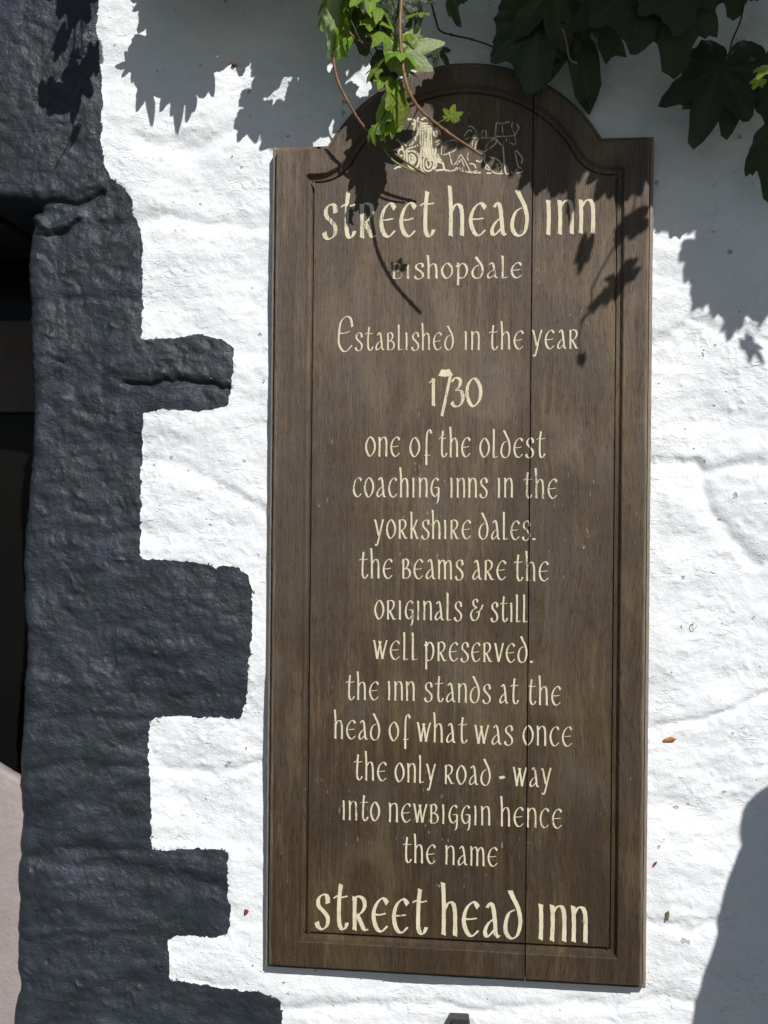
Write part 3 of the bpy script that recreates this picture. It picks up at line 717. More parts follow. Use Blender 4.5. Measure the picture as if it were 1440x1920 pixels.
EM = [[(190, 130), (240, 133), (268, 150), (262, 200), (250, 300), (262, 350), (210, 410)], [(300, 110), (286, 180), (300, 260), (270, 330)], [(330, 140), (380, 110), (400, 130)],
      [(240, 160), (235, 180), (262, 175)], [(280, 340), (240, 380), (200, 400)], [(310, 150), (330, 170), (400, 175)],
      [(70, 350), (85, 345), (120, 385), (140, 440), (160, 500), (150, 560)], [(90, 490), (105, 450), (140, 440)], [(130, 385), (150, 380), (175, 410)], [(90, 490), (110, 510), (140, 505)],
      [(170, 480), (190, 440), (250, 420), (300, 400)], [(180, 470), (190, 590), (240, 640), (290, 620), (310, 560), (290, 490), (240, 460), (180, 470)], [(210, 500), (215, 570), (250, 590), (270, 540), (240, 500), (210, 500)],
      [(230, 520), (245, 545), (235, 580)], [(355, 560), (370, 520), (410, 510), (460, 560), (450, 640), (400, 670), (360, 640), (355, 560)], [(385, 570), (410, 550), (430, 600), (405, 635), (385, 600), (385, 570)],
      [(310, 480), (330, 560), (330, 640), (370, 700)], [(460, 560), (490, 600), (460, 650)], [(50, 650), (80, 630), (130, 620)], [(480, 570), (540, 580), (560, 600), (570, 650)],
      [(480, 665), (560, 655), (640, 668), (700, 650), (760, 665), (850, 682), (950, 685)], [(540, 500), (545, 420), (600, 360), (690, 350), (700, 400), (685, 450), (600, 490), (560, 500)],
      [(620, 470), (640, 560), (650, 600)], [(480, 372), (520, 350), (555, 385)], [(490, 402), (520, 385), (545, 415)], [(480, 430), (490, 480), (510, 505)], [(455, 250), (470, 300), (500, 300), (490, 250)],
      [(520, 240), (530, 300)], [(665, 612), (700, 570), (738, 500), (765, 530), (800, 590), (840, 670), (868, 690)], [(745, 540), (775, 610), (770, 640), (700, 635), (690, 650)], [(700, 600), (735, 560)],
      [(820, 480), (810, 520), (820, 560)], [(775, 310), (800, 270), (835, 240), (855, 262)], [(820, 208), (850, 205), (900, 250), (940, 300), (1000, 322), (1000, 250), (962, 258), (960, 300)],
      [(940, 320), (905, 370), (890, 440)], [(785, 340), (850, 318), (910, 330), (1000, 325), (1090, 320)], [(880, 340), (860, 380), (870, 420)], [(1000, 430), (1030, 370), (1090, 330), (1100, 300), (1110, 165)],
      [(1110, 165), (1160, 175), (1250, 155)], [(1170, 190), (1182, 300)], [(1290, 160), (1270, 190), (1290, 270)], [(1320, 180), (1342, 215), (1330, 250), (1300, 290), (1230, 308), (1110, 308)],
      [(1300, 290), (1308, 390), (1230, 360), (1200, 310)], [(980, 470), (1060, 420), (1110, 370), (1100, 310)], [(1110, 340), (1170, 400), (1200, 350)], [(1180, 400), (1192, 560), (1210, 690), (1240, 690)],
      [(990, 480), (990, 560), (1010, 600), (1050, 650), (1100, 690), (1180, 695)], [(1040, 520), (1120, 550), (1165, 600), (1140, 640), (1110, 600), (1140, 600)], [(1300, 480), (1320, 460), (1350, 490), (1382, 540), (1370, 590)],
      [(1310, 490), (1330, 590), (1340, 625), (1375, 640)], [(1010, 692), (1060, 690)], [(1325, 692), (1390, 672)], [(1010, 590), (1000, 640), (1045, 660)], [(900, 560), (950, 570), (980, 520)], [(830, 590), (880, 600), (900, 640)],
      [(1160, 690), (1180, 590), (1200, 590)], [(860, 690), (910, 660)], [(1270, 670), (1275, 695)]]
vs, fs = [], []
def em(x, y, z): return U(730 + x / 5.538, 200 + y / 5.538, z)
for k, pl in enumerate(EM):
    stroke_poly(pl, 13, 10, PT + .0003 + .00002 * (k % 9), vs, fs, em, taper=False, n=4, thick=(19 if pl[0][0] < 520 else 12) + random.uniform(-3, 4))
for x in range(325, 450, 22):
    stroke_poly([(x, 190 + random.uniform(-15, 25)), (x + random.uniform(-6, 6), 300), (x + 4, 410 + random.uniform(0, 30)), (x + 10, 520)], 13, 10, PT + .0005, vs, fs, em, taper=False, n=4, thick=16 + random.uniform(-4, 7))
for y in (430, 455, 480, 505, 530, 550):
    stroke_poly([(340 + (y - 430) * .5, y), (400, y + 4), (455 + (y - 430) * .75, y + random.uniform(-4, 6))], 13, 10, PT + .0006, vs, fs, em, taper=False, n=4, thick=25)
for y in (205, 235, 270):
    stroke_poly([(310, y + 5), (370, y), (430, y - 6)], 13, 10, PT + .0007, vs, fs, em, taper=False, n=4, thick=14)
tag(letter_obj('painted_emblem', vs, fs), 'faded cream line drawing of a coach and horses')

# ------------------------------------------------------------------ ivy
LOBES = [(90, 1.0, 20), (42, .82, 20), (138, .82, 20), (-6, .55, 24), (186, .55, 24)]
def leaf_radius(a, kind, ph):
    if kind == 'pointed':
        r = 0.44
        for (c, l, wd) in LOBES:
            da = abs((math.degrees(a) - c + 180) % 360 - 180); r = max(r, 0.40 + (l * .98 - 0.40) * (1 - (da / (wd * 1.35)) ** 1.15) if da < wd * 1.35 else 0)
    else:
        r = 0.52
        for (c, l, wd) in LOBES:
            da = abs((math.degrees(a) - c + 180) % 360 - 180); r = max(r, (l * .86) * (1 - 0.55 * (da / (wd * 1.9)) ** 1.3) if da < wd * 1.9 else 0)
    da = abs((math.degrees(a) + 90 + 180) % 360 - 180)
    if da < 34: r *= 0.30 + 0.70 * (da / 34)
    return r * (1 + 0.035 * math.sin(a * 17 + ph) + 0.02 * math.sin(a * 29 + ph * 2))
def leaf_mesh(kind, cup, seed):
    rr = random.Random(seed); ph = rr.uniform(0, 6); NA = 60; rings = [0.25, 0.5, 0.75, 0.92, 1.0]
    vs = [(0, 0, 0)]; uv = [(0.5, 0.2)]
    c1, c2, tw = cup + rr.uniform(-.12, .12), rr.uniform(-.35, .35), rr.uniform(-.3, .3)
    asym = rr.uniform(-.12, .12)
    for q in rings:
        for k in range(NA):
            a = 2 * math.pi * k / NA - math.pi / 2
            r = leaf_radius(a, kind, ph) * q * (1 + asym * math.cos(a)); x, y = r * math.cos(a), r * math.sin(a)
            fold = 0.0
            for (c, l, wd) in LOBES:
                da = abs((math.degrees(a) - c + 180) % 360 - 180)
                if da < 26: fold = max(fold, (1 - da / 26))
            z = -c1 * r * r - 0.06 * fold * r + c2 * x * y + tw * x * y * y + 0.030 * math.sin(a * 9 + ph) * q * q - 0.22 * cup * max(0, y) ** 2
            vs.append((x, y, z)); uv.append((0.5 + x * .5, 0.2 + y * .5))
    fs = [(0, 1 + k, 1 + (k + 1) % NA) for k in range(NA)]
    for i in range(len(rings) - 1):
        for k in range(NA):
            k2 = (k + 1) % NA; b0 = 1 + i * NA; b1 = b0 + NA
            fs.append((b0 + k, b1 + k, b1 + k2, b0 + k2))
    me = pymesh('leaf', vs, fs); ul = me.uv_layers.new(name='UVMap')
    for lp in me.loops: ul.data[lp.index].uv = uv[lp.vertex_index]
    me.polygons.foreach_set('use_smooth', [True] * len(me.polygons))
    ol = [Vector(vs[1 + (len(rings) - 1) * NA + k]) for k in range(0, NA, 3)]
    return me, ol
LV = {}
for kind in ('pointed', 'round'):
    for i, cup in enumerate((0.15, 0.35, 0.6)):
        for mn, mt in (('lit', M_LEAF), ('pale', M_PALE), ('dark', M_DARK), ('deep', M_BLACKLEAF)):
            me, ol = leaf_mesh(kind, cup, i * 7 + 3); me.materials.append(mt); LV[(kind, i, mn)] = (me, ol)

def basis(tip, nrm):
    y = Vector(tip).normalized(); z = Vector(nrm); z = (z - y * z.dot(y)).normalized(); x = y.cross(z)
    return Matrix(((x.x, y.x, z.x), (x.y, y.y, z.y), (x.z, y.z, z.z)))
def leaf_at(parent, base, tip, nrm, size, kind='pointed', var=0, mn='lit', stalk=None, sx=1.0, name='leaf'):
    """leaf blade: base point, direction of its tip, its face normal, length from stalk to tip"""
    me, ol = LV[(kind, var, mn)]
    M = basis(tip, nrm); M4 = M.to_4x4() @ Matrix.Diagonal((size * sx, size, size, 1)); M4.translation = Vector(base)
    o = bpy.data.objects.new(name, me); C.objects.link(o); o.parent = parent
    o.matrix_parent_inverse = Matrix.Translation(-Vector(parent.location)); o.matrix_basis = M4
    return o
def pxdir(dx, dy, out=0.0):
    """direction in the wall plane that runs dx right and dy down, leaning out from the wall"""
    return Vector((dx, -out, -dy)).normalized()
def stemobj(parent, pts, r0, r1, mat, name='stem', n=8, knobs=0.0):
    s = catmull([U(x, y, d) for (x, y, d) in pts], n); v_, f_ = tube_geo(s, r0, r1, 7, knobs=knobs)
    return link(name, pymesh(name, v_, f_), mat, parent)

# 1. sunlit spray hanging over the sign's left shoulder
SP = tag(empty('ivy_spray', U(700, -40, .12)), 'bright green sunlit ivy spray hanging over the left of the arched sign top', 'ivy')
stemobj(SP, [(606, -60, .10), (612, 0, .11), (622, 70, .12), (630, 140, .12), (652, 190, .115), (684, 240, .10), (720, 272, .09), (760, 303, .08), (798, 327, .07)], .0032, .0020, M_STEM, n=10, knobs=.3)
stemobj(SP, [(716, 268, .09), (732, 296, .085), (755, 312, .08), (779, 322, .075)], .0020, .0013, M_STALK, knobs=.3)
stemobj(SP, [(760, -60, .16), (753, 0, .16), (750, 50, .17), (752, 92, .18), (758, 140, .19), (770, 178, .20), (790, 208, .22), (818, 232, .235), (850, 256, .245), (903, 291, .255)], .0038, .0024, M_STEM, n=10, knobs=.3)
stemobj(SP, [(668, -40, .12), (672, 8, .12), (680, 32, .12), (692, 52, .12), (706, 92, .13), (722, 130, .13), (733, 170, .14), (722, 210, .15), (706, 240, .155), (704, 252, .155)], .0020, .0010, M_STEMD, n=8)
stemobj(SP, [(706, 92, .13), (694, 84, .13), (690, 90, .125), (698, 104, .12)], .0013, .0009, M_STEMD)
stemobj(SP, [(733, 170, .13), (741, 190, .13), (748, 205, .13)], .0011, .0008, M_STEMD)
stemobj(SP, [(818, 232, .235), (830, 226, .24), (842, 218, .24)], .0009, .0007, M_STALK)
stemobj(SP, [(700, 15, .12), (716, 45, .125), (712, 75, .13)], .0012, .0009, M_STALK)
stemobj(SP, [(752, 150, .15), (756, 170, .14), (748, 186, .13)], .0010, .0007, M_STEMD)
for pts in ([(640, -40, .13), (652, 20, .135), (668, 60, .14), (680, 84, .14)], [(690, -40, .14), (696, 10, .145), (712, 40, .15), (735, 66, .15), (744, 96, .15)],
            [(775, -40, .12), (782, 10, .12), (776, 60, .14), (766, 100, .15), (752, 132, .15)], [(744, 96, .15), (770, 112, .15), (800, 108, .14), (822, 92, .1)], [(655, 60, .13), (672, 76, .135), (700, 84, .14), (724, 92, .15)]):
    stemobj(SP, pts, .0017, .0010, random.choice((M_STEM, M_STEMD)), knobs=.4)
#   base px, d, tip dir (dx,dy,out), normal, length m, kind, variant, tone, x-scale
sun_n = sdir
LS = [((640, 22), .13, (-.1, 1, .1), (1, -.45, .1), .100, 'round', 0, 'pale', .7),
      ((654, 8), .12, (.05, 1, .2), (.75, -.7, .2), .105, 'round', 1, 'lit', .8),
      ((632, 12), .115, (-.15, 1, .1), (-.9, -.4, .1), .100, 'round', 1, 'lit', .65),
      ((681, 40), .125, (-.05, 1, -.1), (-.2, -.9, -.45), .062, 'round', 1, 'dark', 1.0),
      ((690, -8), .13, (.3, .6, .8), (.2, -.4, .9), .055, 'pointed', 1, 'lit', 1.0),
      ((712, 14), .14, (.9, .5, .6), (.2, -.45, .85), .050, 'pointed', 2, 'lit', 1.0),
      ((700, 34), .135, (.8, .5, .7), (-.3, -.45, .8), .052, 'pointed', 0, 'lit', 1.0),
      ((706, 62), .14, (.8, .45, .5), (.3, -.6, .7), .040, 'pointed', 1, 'lit', 1.0),
      ((748, 2), .15, (-.5, .9, .1), (-.3, -1, -.35), .062, 'pointed', 0, 'dark', 1.1),
      ((770, -22), .12, (.3, 1, .1), (.1, -1, -.2), .060, 'pointed', 1, 'dark', 1.0),
      ((790, 24), .15, (-.8, .35, .7), (.2, -.35, .9), .035, 'pointed', 0, 'lit', 1.0),
      ((722, 62), .15, (.35, .75, .5), (.35, -.7, .6), .038, 'pointed', 2, 'lit', 1.1),
      ((734, 92), .14, (.2, -1, .1), (.7, -.6, -.1), .046, 'round', 1, 'dark', .8),
      ((742, 100), .15, (.6, -.6, .2), (.5, -.8, .2), .032, 'pointed', 1, 'lit', .9),
      ((762, 62), .15, (.9, .3, .2), (.1, -.8, .6), .046, 'pointed', 1, 'lit', .7),
      ((752, 100), .155, (.75, -.22, .1), (.35, -.92, .2), .078, 'pointed', 0, 'pale', .92),
      ((748, 96), .175, (.9, .22, .5), (.2, -.45, .9), .045, 'round', 2, 'lit', 1.0),
      ((742, 94), .15, (-1, .55, .2), (-.35, -.5, .75), .060, 'pointed', 1, 'lit', .75),
      ((708, 128), .15, (-.6, .35, .5), (.2, -.5, .8), .026, 'pointed', 2, 'lit', 1.0),
      ((728, 112), .14, (.05, 1, .1), (-.1, -.95, -.45), .056, 'round', 1, 'dark', 1.1),
      ((722, 146), .15, (.55, .6, .7), (.1, -.5, .8), .040, 'pointed', 1, 'lit', .9),
      ((742, 150), .15, (.2, .6, .8), (.3, -.5, .8), .028, 'round', 2, 'lit', 1.0),
      ((752, 128), .14, (.9, .4, .2), (.0, -.5, .8), .042, 'pointed', 0, 'lit', .6),
      ((722, 184), .145, (-.35, 1, .0), (-.75, -.6, .2), .080, 'round', 1, 'lit', .75),
      ((748, 176), .15, (.1, 1, .1), (.80, -.6, .1), .068, 'round', 0, 'lit', .8),
      ((735, 180), .15, (-.15, 1, .3), (.3, -.9, .3), .042, 'pointed', 2, 'pale', .35),
      ((742, 236), .14, (-.9, .5, .2), (.2, -.8, .5), .034, 'pointed', 1, 'lit', .8),
      ((846, 220), .24, (.25, -1, .25), (.2, -.8, .5), .022, 'pointed', 0, 'lit', 1.25),
      ((818, 92), .09, (.6, .6, .1), (.1, -1, .1), .034, 'pointed', 1, 'dark', 1.0),
      ((622, -4), .12, (-.8, .6, .3), (.1, -.5, .8), .040, 'pointed', 1, 'lit', .8),
      ((662, -14), .13, (-.2, .8, .5), (.1, -.5, .8), .036, 'pointed', 2, 'lit', 1.0),
      ((640, -6), .11, (.3, 1, .2), (.3, -.9, .3), .036, 'pointed', 0, 'dark', 1.0),
      ((700, 240), .15, (-.1, 1, .4), (-.5, -.6, .5), .030, 'pointed', 1, 'lit', .9)]
for (b, d, tp, nm, sz, kd, vr, tn, sx) in LS:
    leaf_at(SP, U(b[0], b[1], d), pxdir(*tp), Vector(nm), sz * 1.02, kd, vr, tn, None, sx)

# 2. big dark leaves over the sign's right shoulder
DK = tag(empty('ivy_shoot', U(1060, -40, .1)), 'large dark shaded ivy leaves hanging over the right of the arched sign top', 'ivy')
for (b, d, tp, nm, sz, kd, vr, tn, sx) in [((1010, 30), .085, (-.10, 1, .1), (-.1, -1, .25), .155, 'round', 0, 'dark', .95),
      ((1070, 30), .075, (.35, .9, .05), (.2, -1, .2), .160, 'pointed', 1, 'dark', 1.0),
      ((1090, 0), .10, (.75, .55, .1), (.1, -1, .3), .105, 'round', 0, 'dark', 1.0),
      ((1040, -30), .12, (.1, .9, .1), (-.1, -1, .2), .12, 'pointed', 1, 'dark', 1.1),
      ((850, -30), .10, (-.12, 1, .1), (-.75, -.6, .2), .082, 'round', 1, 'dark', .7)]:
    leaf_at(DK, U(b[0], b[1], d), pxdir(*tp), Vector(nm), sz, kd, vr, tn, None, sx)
stemobj(DK, [(1000, 28, .09), (1030, 26, .10), (1052, 48, .105), (1062, 80, .105), (1068, 110, .10), (1082, 119, .09)], .0022, .0016, M_STALK)
stemobj(DK, [(800, -60, .04), (808, 0, .03), (818, 40, .025), (826, 58, .02), (850, 66, .02), (885, 74, .02), (925, 88, .02), (958, 108, .03)], .0020, .0015, M_STEMD, knobs=.6)
stemobj(DK, [(1078, 106, .04), (1095, 112, .03), (1112, 128, .03)], .0016, .001, M_STEMD)
stemobj(DK, [(1104, 205, .028), (1102, 190, .03), (1106, 180, .03)], .0022, .001, M_STEMD)
stemobj(DK, [(1010, 30, .085), (1020, -20, .09), (1040, -80, .08)], .0022, .002, M_STEMD)
stemobj(DK, [(1070, 30, .075), (1060, -20, .08), (1040, -80, .08)], .0022, .002, M_STEMD)

# 3. leaves with deep shade put into their colour, in the top right corner
DR = tag(empty('ivy_shoot', U(1300, -60, .15)), 'near black ivy leaves hanging in deep shade at the top right corner of the wall', 'ivy')
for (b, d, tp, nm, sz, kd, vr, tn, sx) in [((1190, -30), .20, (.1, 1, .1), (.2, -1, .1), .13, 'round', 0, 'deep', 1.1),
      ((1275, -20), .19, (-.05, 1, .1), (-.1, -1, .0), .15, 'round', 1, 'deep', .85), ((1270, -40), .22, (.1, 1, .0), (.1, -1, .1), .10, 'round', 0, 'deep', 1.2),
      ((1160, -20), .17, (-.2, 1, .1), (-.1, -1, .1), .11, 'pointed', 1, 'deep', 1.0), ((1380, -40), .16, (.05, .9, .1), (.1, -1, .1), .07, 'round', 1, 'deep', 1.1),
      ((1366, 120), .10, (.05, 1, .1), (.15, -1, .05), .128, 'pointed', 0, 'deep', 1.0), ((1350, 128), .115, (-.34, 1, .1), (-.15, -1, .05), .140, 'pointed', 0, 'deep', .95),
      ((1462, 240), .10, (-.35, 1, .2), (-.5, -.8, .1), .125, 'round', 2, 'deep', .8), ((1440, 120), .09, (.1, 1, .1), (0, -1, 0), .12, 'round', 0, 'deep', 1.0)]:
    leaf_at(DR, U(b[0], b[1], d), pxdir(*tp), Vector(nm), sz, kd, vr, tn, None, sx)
stemobj(DR, [(1395, -60, .16), (1395, 0, .16), (1388, 40, .165), (1372, 80, .13), (1364, 126, .108)], .0018, .0015, M_STEMD)
stemobj(DR, [(1480, -20, .16), (1478, 100, .16), (1470, 180, .12), (1462, 240, .10)], .0018, .0015, M_STEMD)
stemobj(DR, [(1200, -120, .18), (1195, -70, .19), (1190, -28, .2)], .0018, .0015, M_STEMD)
for (b, d, tp, nm, sz) in [((1445, 125), .20, (-.8, .5, .5), (.2, -.5, .8), .035), ((1425, 150), .19, (-.6, .6, .4), (.2, -.6, .7), .022)]:  # small leaves in the sunlit green standing in for spots of sun
    leaf_at(DR, U(b[0], b[1], d), pxdir(*tp), Vector(nm), sz, 'round', 1, 'lit')

# 4. the ivy above the picture: it overhangs the wall and throws the leafy shade
def sh(*P): return [(x - 9, y + 33) for (x, y) in P]      # shade seen on the board's face falls this much lower on the wall behind it
MASK = [(250, -900), (253, 0), (256, 60), (270, 80), (290, 92), (278, 112), (265, 140), (272, 175), (286, 236), (298, 200), (328, 160), (334, 252), (368, 215), (373, 142), (398, 152),
        (400, 180), (418, 150), (436, 78), (450, 110), (456, 135), (463, 112), (478, 160), (498, 205), (466, 235), (484, 262), (500, 272), (520, 285), (560, 290), (600, 262), (612, 190), (640, 150), (700, 110), (760, 118)] + \
       sh((812, 120), (800, 165), (792, 205), (812, 225), (812, 290), (832, 300), (872, 285), (890, 310), (910, 295), (932, 325), (985, 338), (998, 375), (1066, 375), (1100, 320), (1132, 380), (1160, 394), (1186, 383), (1225, 342)) + \
       [(1228, 435), (1305, 428), (1325, 480), (1310, 510), (1308, 578), (1345, 592), (1385, 588), (1400, 610), (1445, 605), (1700, 620), (2300, 640), (2300, -900)]
def inpoly(x, y, P):
    c = False; n = len(P); j = n - 1
    for i in range(n):
        xi, yi = P[i]; xj_, yj = P[j]
        if (yi > y) != (yj > y) and x < (xj_ - xi) * (y - yi) / (yj - yi) + xi: c = not c
        j = i
    return c
CAN = tag(empty('ivy_canopy', (0.95, -.1, 2.75)), 'mass of dark ivy overhanging the top of the white wall above the sign', 'ivy')
def shadow_px(P):
    s = -P.y; return proj((P.x - SA * s, 0, P.z - SB * s))
def try_leaf(cpx, cpy, d, size, rot, kind, var, strict=0.93, tone='dark', force=False):
    """a leaf at distance d whose shade falls round the wall point seen at (cpx, cpy)"""
    base = U(cpx, cpy) ; base = Vector((base.x + SA * d, -d, base.z + SB * d))
    tip = Vector((math.sin(rot), random.uniform(-.35, .15), -math.cos(rot)))
    nrm = sdir + Vector((random.uniform(-.4, .4), random.uniform(-.2, .2), random.uniform(-.4, .4)))
    M = basis(tip, nrm); me, ol = LV[(kind, var, tone)]
    base = base - M @ Vector((0, size * .3, 0))
    pts = [base + M @ (p * size) for p in ol]
    if not force:
        bad = 0
        for P in pts:
            x, y = proj(P)
            if -15 < x < 1455 and y > -12: return None
            if P.y > -0.012: return None
            sx, sy = shadow_px(P)
            if not inpoly(sx, sy, MASK): bad += 1
        if bad > (1 - strict) * len(pts): return None
    return (base, M, size, kind, var, tone)
placed = []
tries = [(12000, -10, 640, 230, 1460, .020, .085), (3500, -420, 100, 230, 1750, .045, .085), (3000, -880, -300, 230, 2000, .07, .12)]  # last entry: extra leaves added higher and further out to block sky
for cnt, ya, yb, xa, xb, s0, s1 in tries:
    for _ in range(cnt):
        cpx, cpy = random.uniform(xa, xb), random.uniform(ya, yb)
        lo = 0.06; d = random.uniform(lo, .24) if cpx < 640 and cpy < 260 else (random.uniform(.08, .5) if cpx < 860 else random.uniform(.30, .75))
        if cpy < -300: d = random.uniform(.15, 1.0)
        if cpy > 250: d = random.uniform(.25, .72)
        if len(placed) > 1500: break
        big = random.uniform(s0, s1) ** 1.0
        r = try_leaf(cpx, cpy, d, big, random.gauss(0, .5), random.choice(('pointed', 'pointed', 'round')), random.randrange(3))
        if r is None: continue
        placed.append((r, cpx, cpy))
# thin: skip leaves where shade is already deep
cov = {}; kept = []
placed.sort(key=lambda q: -q[0][2])
for r, x, y in placed:
    R_ = r[2] * 480; cells = [(int((x + dx) // 12), int((y + dy) // 12)) for dx in np.arange(-R_, R_, 12) for dy in np.arange(-R_, R_, 12) if dx * dx + dy * dy < R_ * R_]
    if not cells: cells = [(int(x // 12), int(y // 12))]
    need = (3 if y > -20 else 2) + (2 if x > 860 else 0)
    if sum(1 for c_ in cells if cov.get(c_, 0) < need) / len(cells) > (.30):
        kept.append(r)
        for c_ in cells: cov[c_] = cov.get(c_, 0) + 1
# leaf tips that end the shade in points, and the hanging runners whose shadows lie on wall, board and jamb
def tipleaf(tx, ty, d, size, rot, kind='pointed', sx=1.0, onboard=False, tone='dark'):
    if onboard: tx, ty = tx - 9, ty + 33
    tipw = U(tx, ty); tipw = Vector((tipw.x + SA * d, -d, tipw.z + SB * d))
    tip = Vector((math.sin(rot), 0, -math.cos(rot))); tip = (tip - sdir * tip.dot(sdir)).normalized()
    M = basis(tip, sdir); return (tipw - tip * size, M, size, kind, 0, tone, sx)
kept2 = []
for q in [(287, 240, .21, .085, .12, 'pointed', .5), (334, 256, .215, .11, .0, 'pointed', .5), (350, 236, .21, .08, -.15, 'pointed', .6), (402, 184, .16, .08, .2, 'pointed', .55), (312, 190, .2, .07, .1), (456, 138, .14, .06, .1), (366, 214, .19, .06, .3), (258, 62, .12, .07, -.5),
          (214, 122, .13, .035, -1.4, 'pointed', .8), (484, 265, .23, .05, .3), (500, 215, .20, .05, .5), (470, 238, .22, .035, -.8), (300, 150, .15, .07, .3), (440, 60, .12, .06, -.5)]:
    kept2.append(tipleaf(*q))
for q in [(1098, 322, .38, .03, -.5), (1133, 384, .40, .07, -.1), (1162, 396, .42, .075, .15), (1187, 386, .42, .055, .25), (1062, 372, .40, .055, .2), (1000, 376, .36, .05, .1), (1058, 440, .42, .05, -.05, 'round', .28), (935, 328, .33, .05, .2), (873, 262, .3, .04, .1)]:
    kept2.append(tipleaf(*q[:5], *(q[5:] if len(q) > 5 else ()), onboard=True))
for q in [(1342, 512, .50, .06, .5), (1322, 580, .52, .07, -.02, 'pointed', .5), (1346, 592, .52, .06, .05), (1388, 590, .52, .06, .1), (1420, 606, .52, .07, .2), (1365, 645, .56, .045, -.3, 'round', .7), (1432, 690, .58, .05, .5, 'pointed', .5), (1304, 430, .45, .04, -.5), (1240, 436, .45, .06, .1), (1270, 434, .45, .06, -.1), (1352, 540, .5, .07, .1), (1362, 560, .5, .07, .3), (1400, 560, .5, .08, 0), (1440, 580, .5, .08, 0), (1385, 500, .5, .08, 0)]:
    kept2.append(tipleaf(*q))
allv = []
def put(rec, parent):
    base, M, size, kind, var, tone = rec[:6]; sx = rec[6] if len(rec) > 6 else 1
    M4 = M.to_4x4() @ Matrix.Diagonal((size * sx, size, size, 1)); M4.translation = base
    o = bpy.data.objects.new('leaf', LV[(kind, var, tone)][0]); C.objects.link(o); o.parent = parent
    o.matrix_parent_inverse = Matrix.Translation(-Vector(parent.location)); o.matrix_basis = M4
kept.sort(key=lambda r: (r[0] - Vector((.95, -.1, 2.6))).length)
everyl = kept2 + kept
for r in everyl[:290]: put(r, CAN)
rest = everyl[290:]
if rest:
    vs, fs, uvs = [], [], []
    for r in rest:
        me = LV[(r[3], r[4], r[5])][0]; s = len(vs); M = r[1]
        vs += [r[0] + M @ (v.co * r[2]) for v in me.vertices]; fs += [tuple(s + i for i in p.vertices) for p in me.polygons]
    me = pymesh('foliage', vs, fs); me.uv_layers.new(name='UVMap'); tag(link('foliage', me, M_DARK, CAN), kind='stuff')
print('canopy leaves', len(everyl))
# woody stems carrying the canopy off the wall
vs, fs = [], []
for k in range(16):
    x = 0.62 + k * .10 + random.uniform(-.04, .04); top = 2.95 + random.uniform(-.1, .1)
    p = [Vector((x, -.02, 3.3)), Vector((x + .02, -.06, 3.05)), Vector((x + random.uniform(-.05, .05), -random.uniform(.10, .2), 2.93)), Vector((x + random.uniform(-.08, .08), -random.uniform(.15, .32), 2.86))]
    tube_geo(catmull(p, 6), .007, .003, 6, vs, fs)
link('stem', pymesh('stem', vs, fs), M_STEMD, CAN)

# hanging runners: stem plus leaves, given by where their shade falls (wall pixel, distance off the wall)
def sp3(x, y, d): q = U(x, y); return Vector((q.x + SA * d, -d, q.z + SB * d))
def runner(name, label, stems, leaves, loc, mat=M_STEMD):
    e = tag(empty(name, loc), label, 'ivy')
    for pts, r0, r1 in stems:
        v_, f_ = tube_geo(catmull([sp3(*p) for p in pts], 6), r0, r1, 6); link('stem', pymesh('stem', v_, f_), mat, e)
    for q in leaves: put(tipleaf(*q), e)
    return e
runner('ivy_runner', 'ivy runner with small leaves hanging above the black painted lintel', [
    ([(150, -60, .30), (140, 60, .30), (138, 120, .30), (134, 180, .30), (138, 235, .30), (128, 270, .30), (112, 300, .30), (100, 322, .30)], .002, .0012),
    ([(152, -60, .3), (153, 60, .30), (152, 140, .30), (146, 200, .30)], .0016, .001),
    ([(60, 192, .30), (90, 190, .30), (120, 186, .30), (150, 188, .30)], .0012, .001), ([(138, 235, .3), (149, 268, .3)], .001, .0008), ([(152, 96, .3), (170, 92, .3), (186, 90, .3)], .0014, .001)],
    [(140, 72, .30, .085, .0, 'round', .75), (168, 52, .30, .055, .3), (110, 45, .30, .06, -.3), (98, 130, .30, .045, -.35, 'round', .6), (182, 148, .30, .04, .1, 'round', .7), (64, 195, .30, .055, -1.5, 'round', .85),
     (92, 218, .30, .04, .1, 'round', .8), (136, 240, .30, .075, -.1, 'pointed', .75), (174, 176, .30, .045, 1.0), (128, 285, .30, .03, -.4, 'round', .4), (150, -10, .30, .09, .1), (128, 10, .3, .07, -.5), (140, 130, .3, .02, 0)],
    sp3(150, -60, .3))
def ob(P): return [(x - 9, y + 33, d) for (x, y, d) in P]
runner('ivy_runner', 'ivy runner with four small leaves hanging above the right edge of the sign', [
    (ob([(1240, 120, .56), (1190, 300, .56), (1165, 440, .57), (1140, 470, .57), (1112, 520, .58), (1100, 545, .58), (1098, 580, .58), (1085, 600, .58), (1076, 640, .58), (1083, 690, .58)]), .002, .0012),
    (ob([(1150, 440, .57), (1185, 434, .57)]), .0012, .001)],
    [(1132 - 9, 462 + 33, .57, .045, -1.0, 'round', .8), (1185 - 9, 434 + 33, .57, .03, 1.5, 'pointed', .5), (1072 - 9, 530 + 33, .58, .045, -.25, 'round', .55), (1102 - 9, 570 + 33, .58, .055, -.9, 'pointed', .6),
     (1140 - 9, 522 + 33, .58, .03, 2.8, 'pointed', .6), (1074 - 9, 612 + 33, .58, .045, -.7, 'pointed', .3), (1083 - 9, 694 + 33, .58, .018, .1, 'round', .8)], sp3(1240, 120, .56))

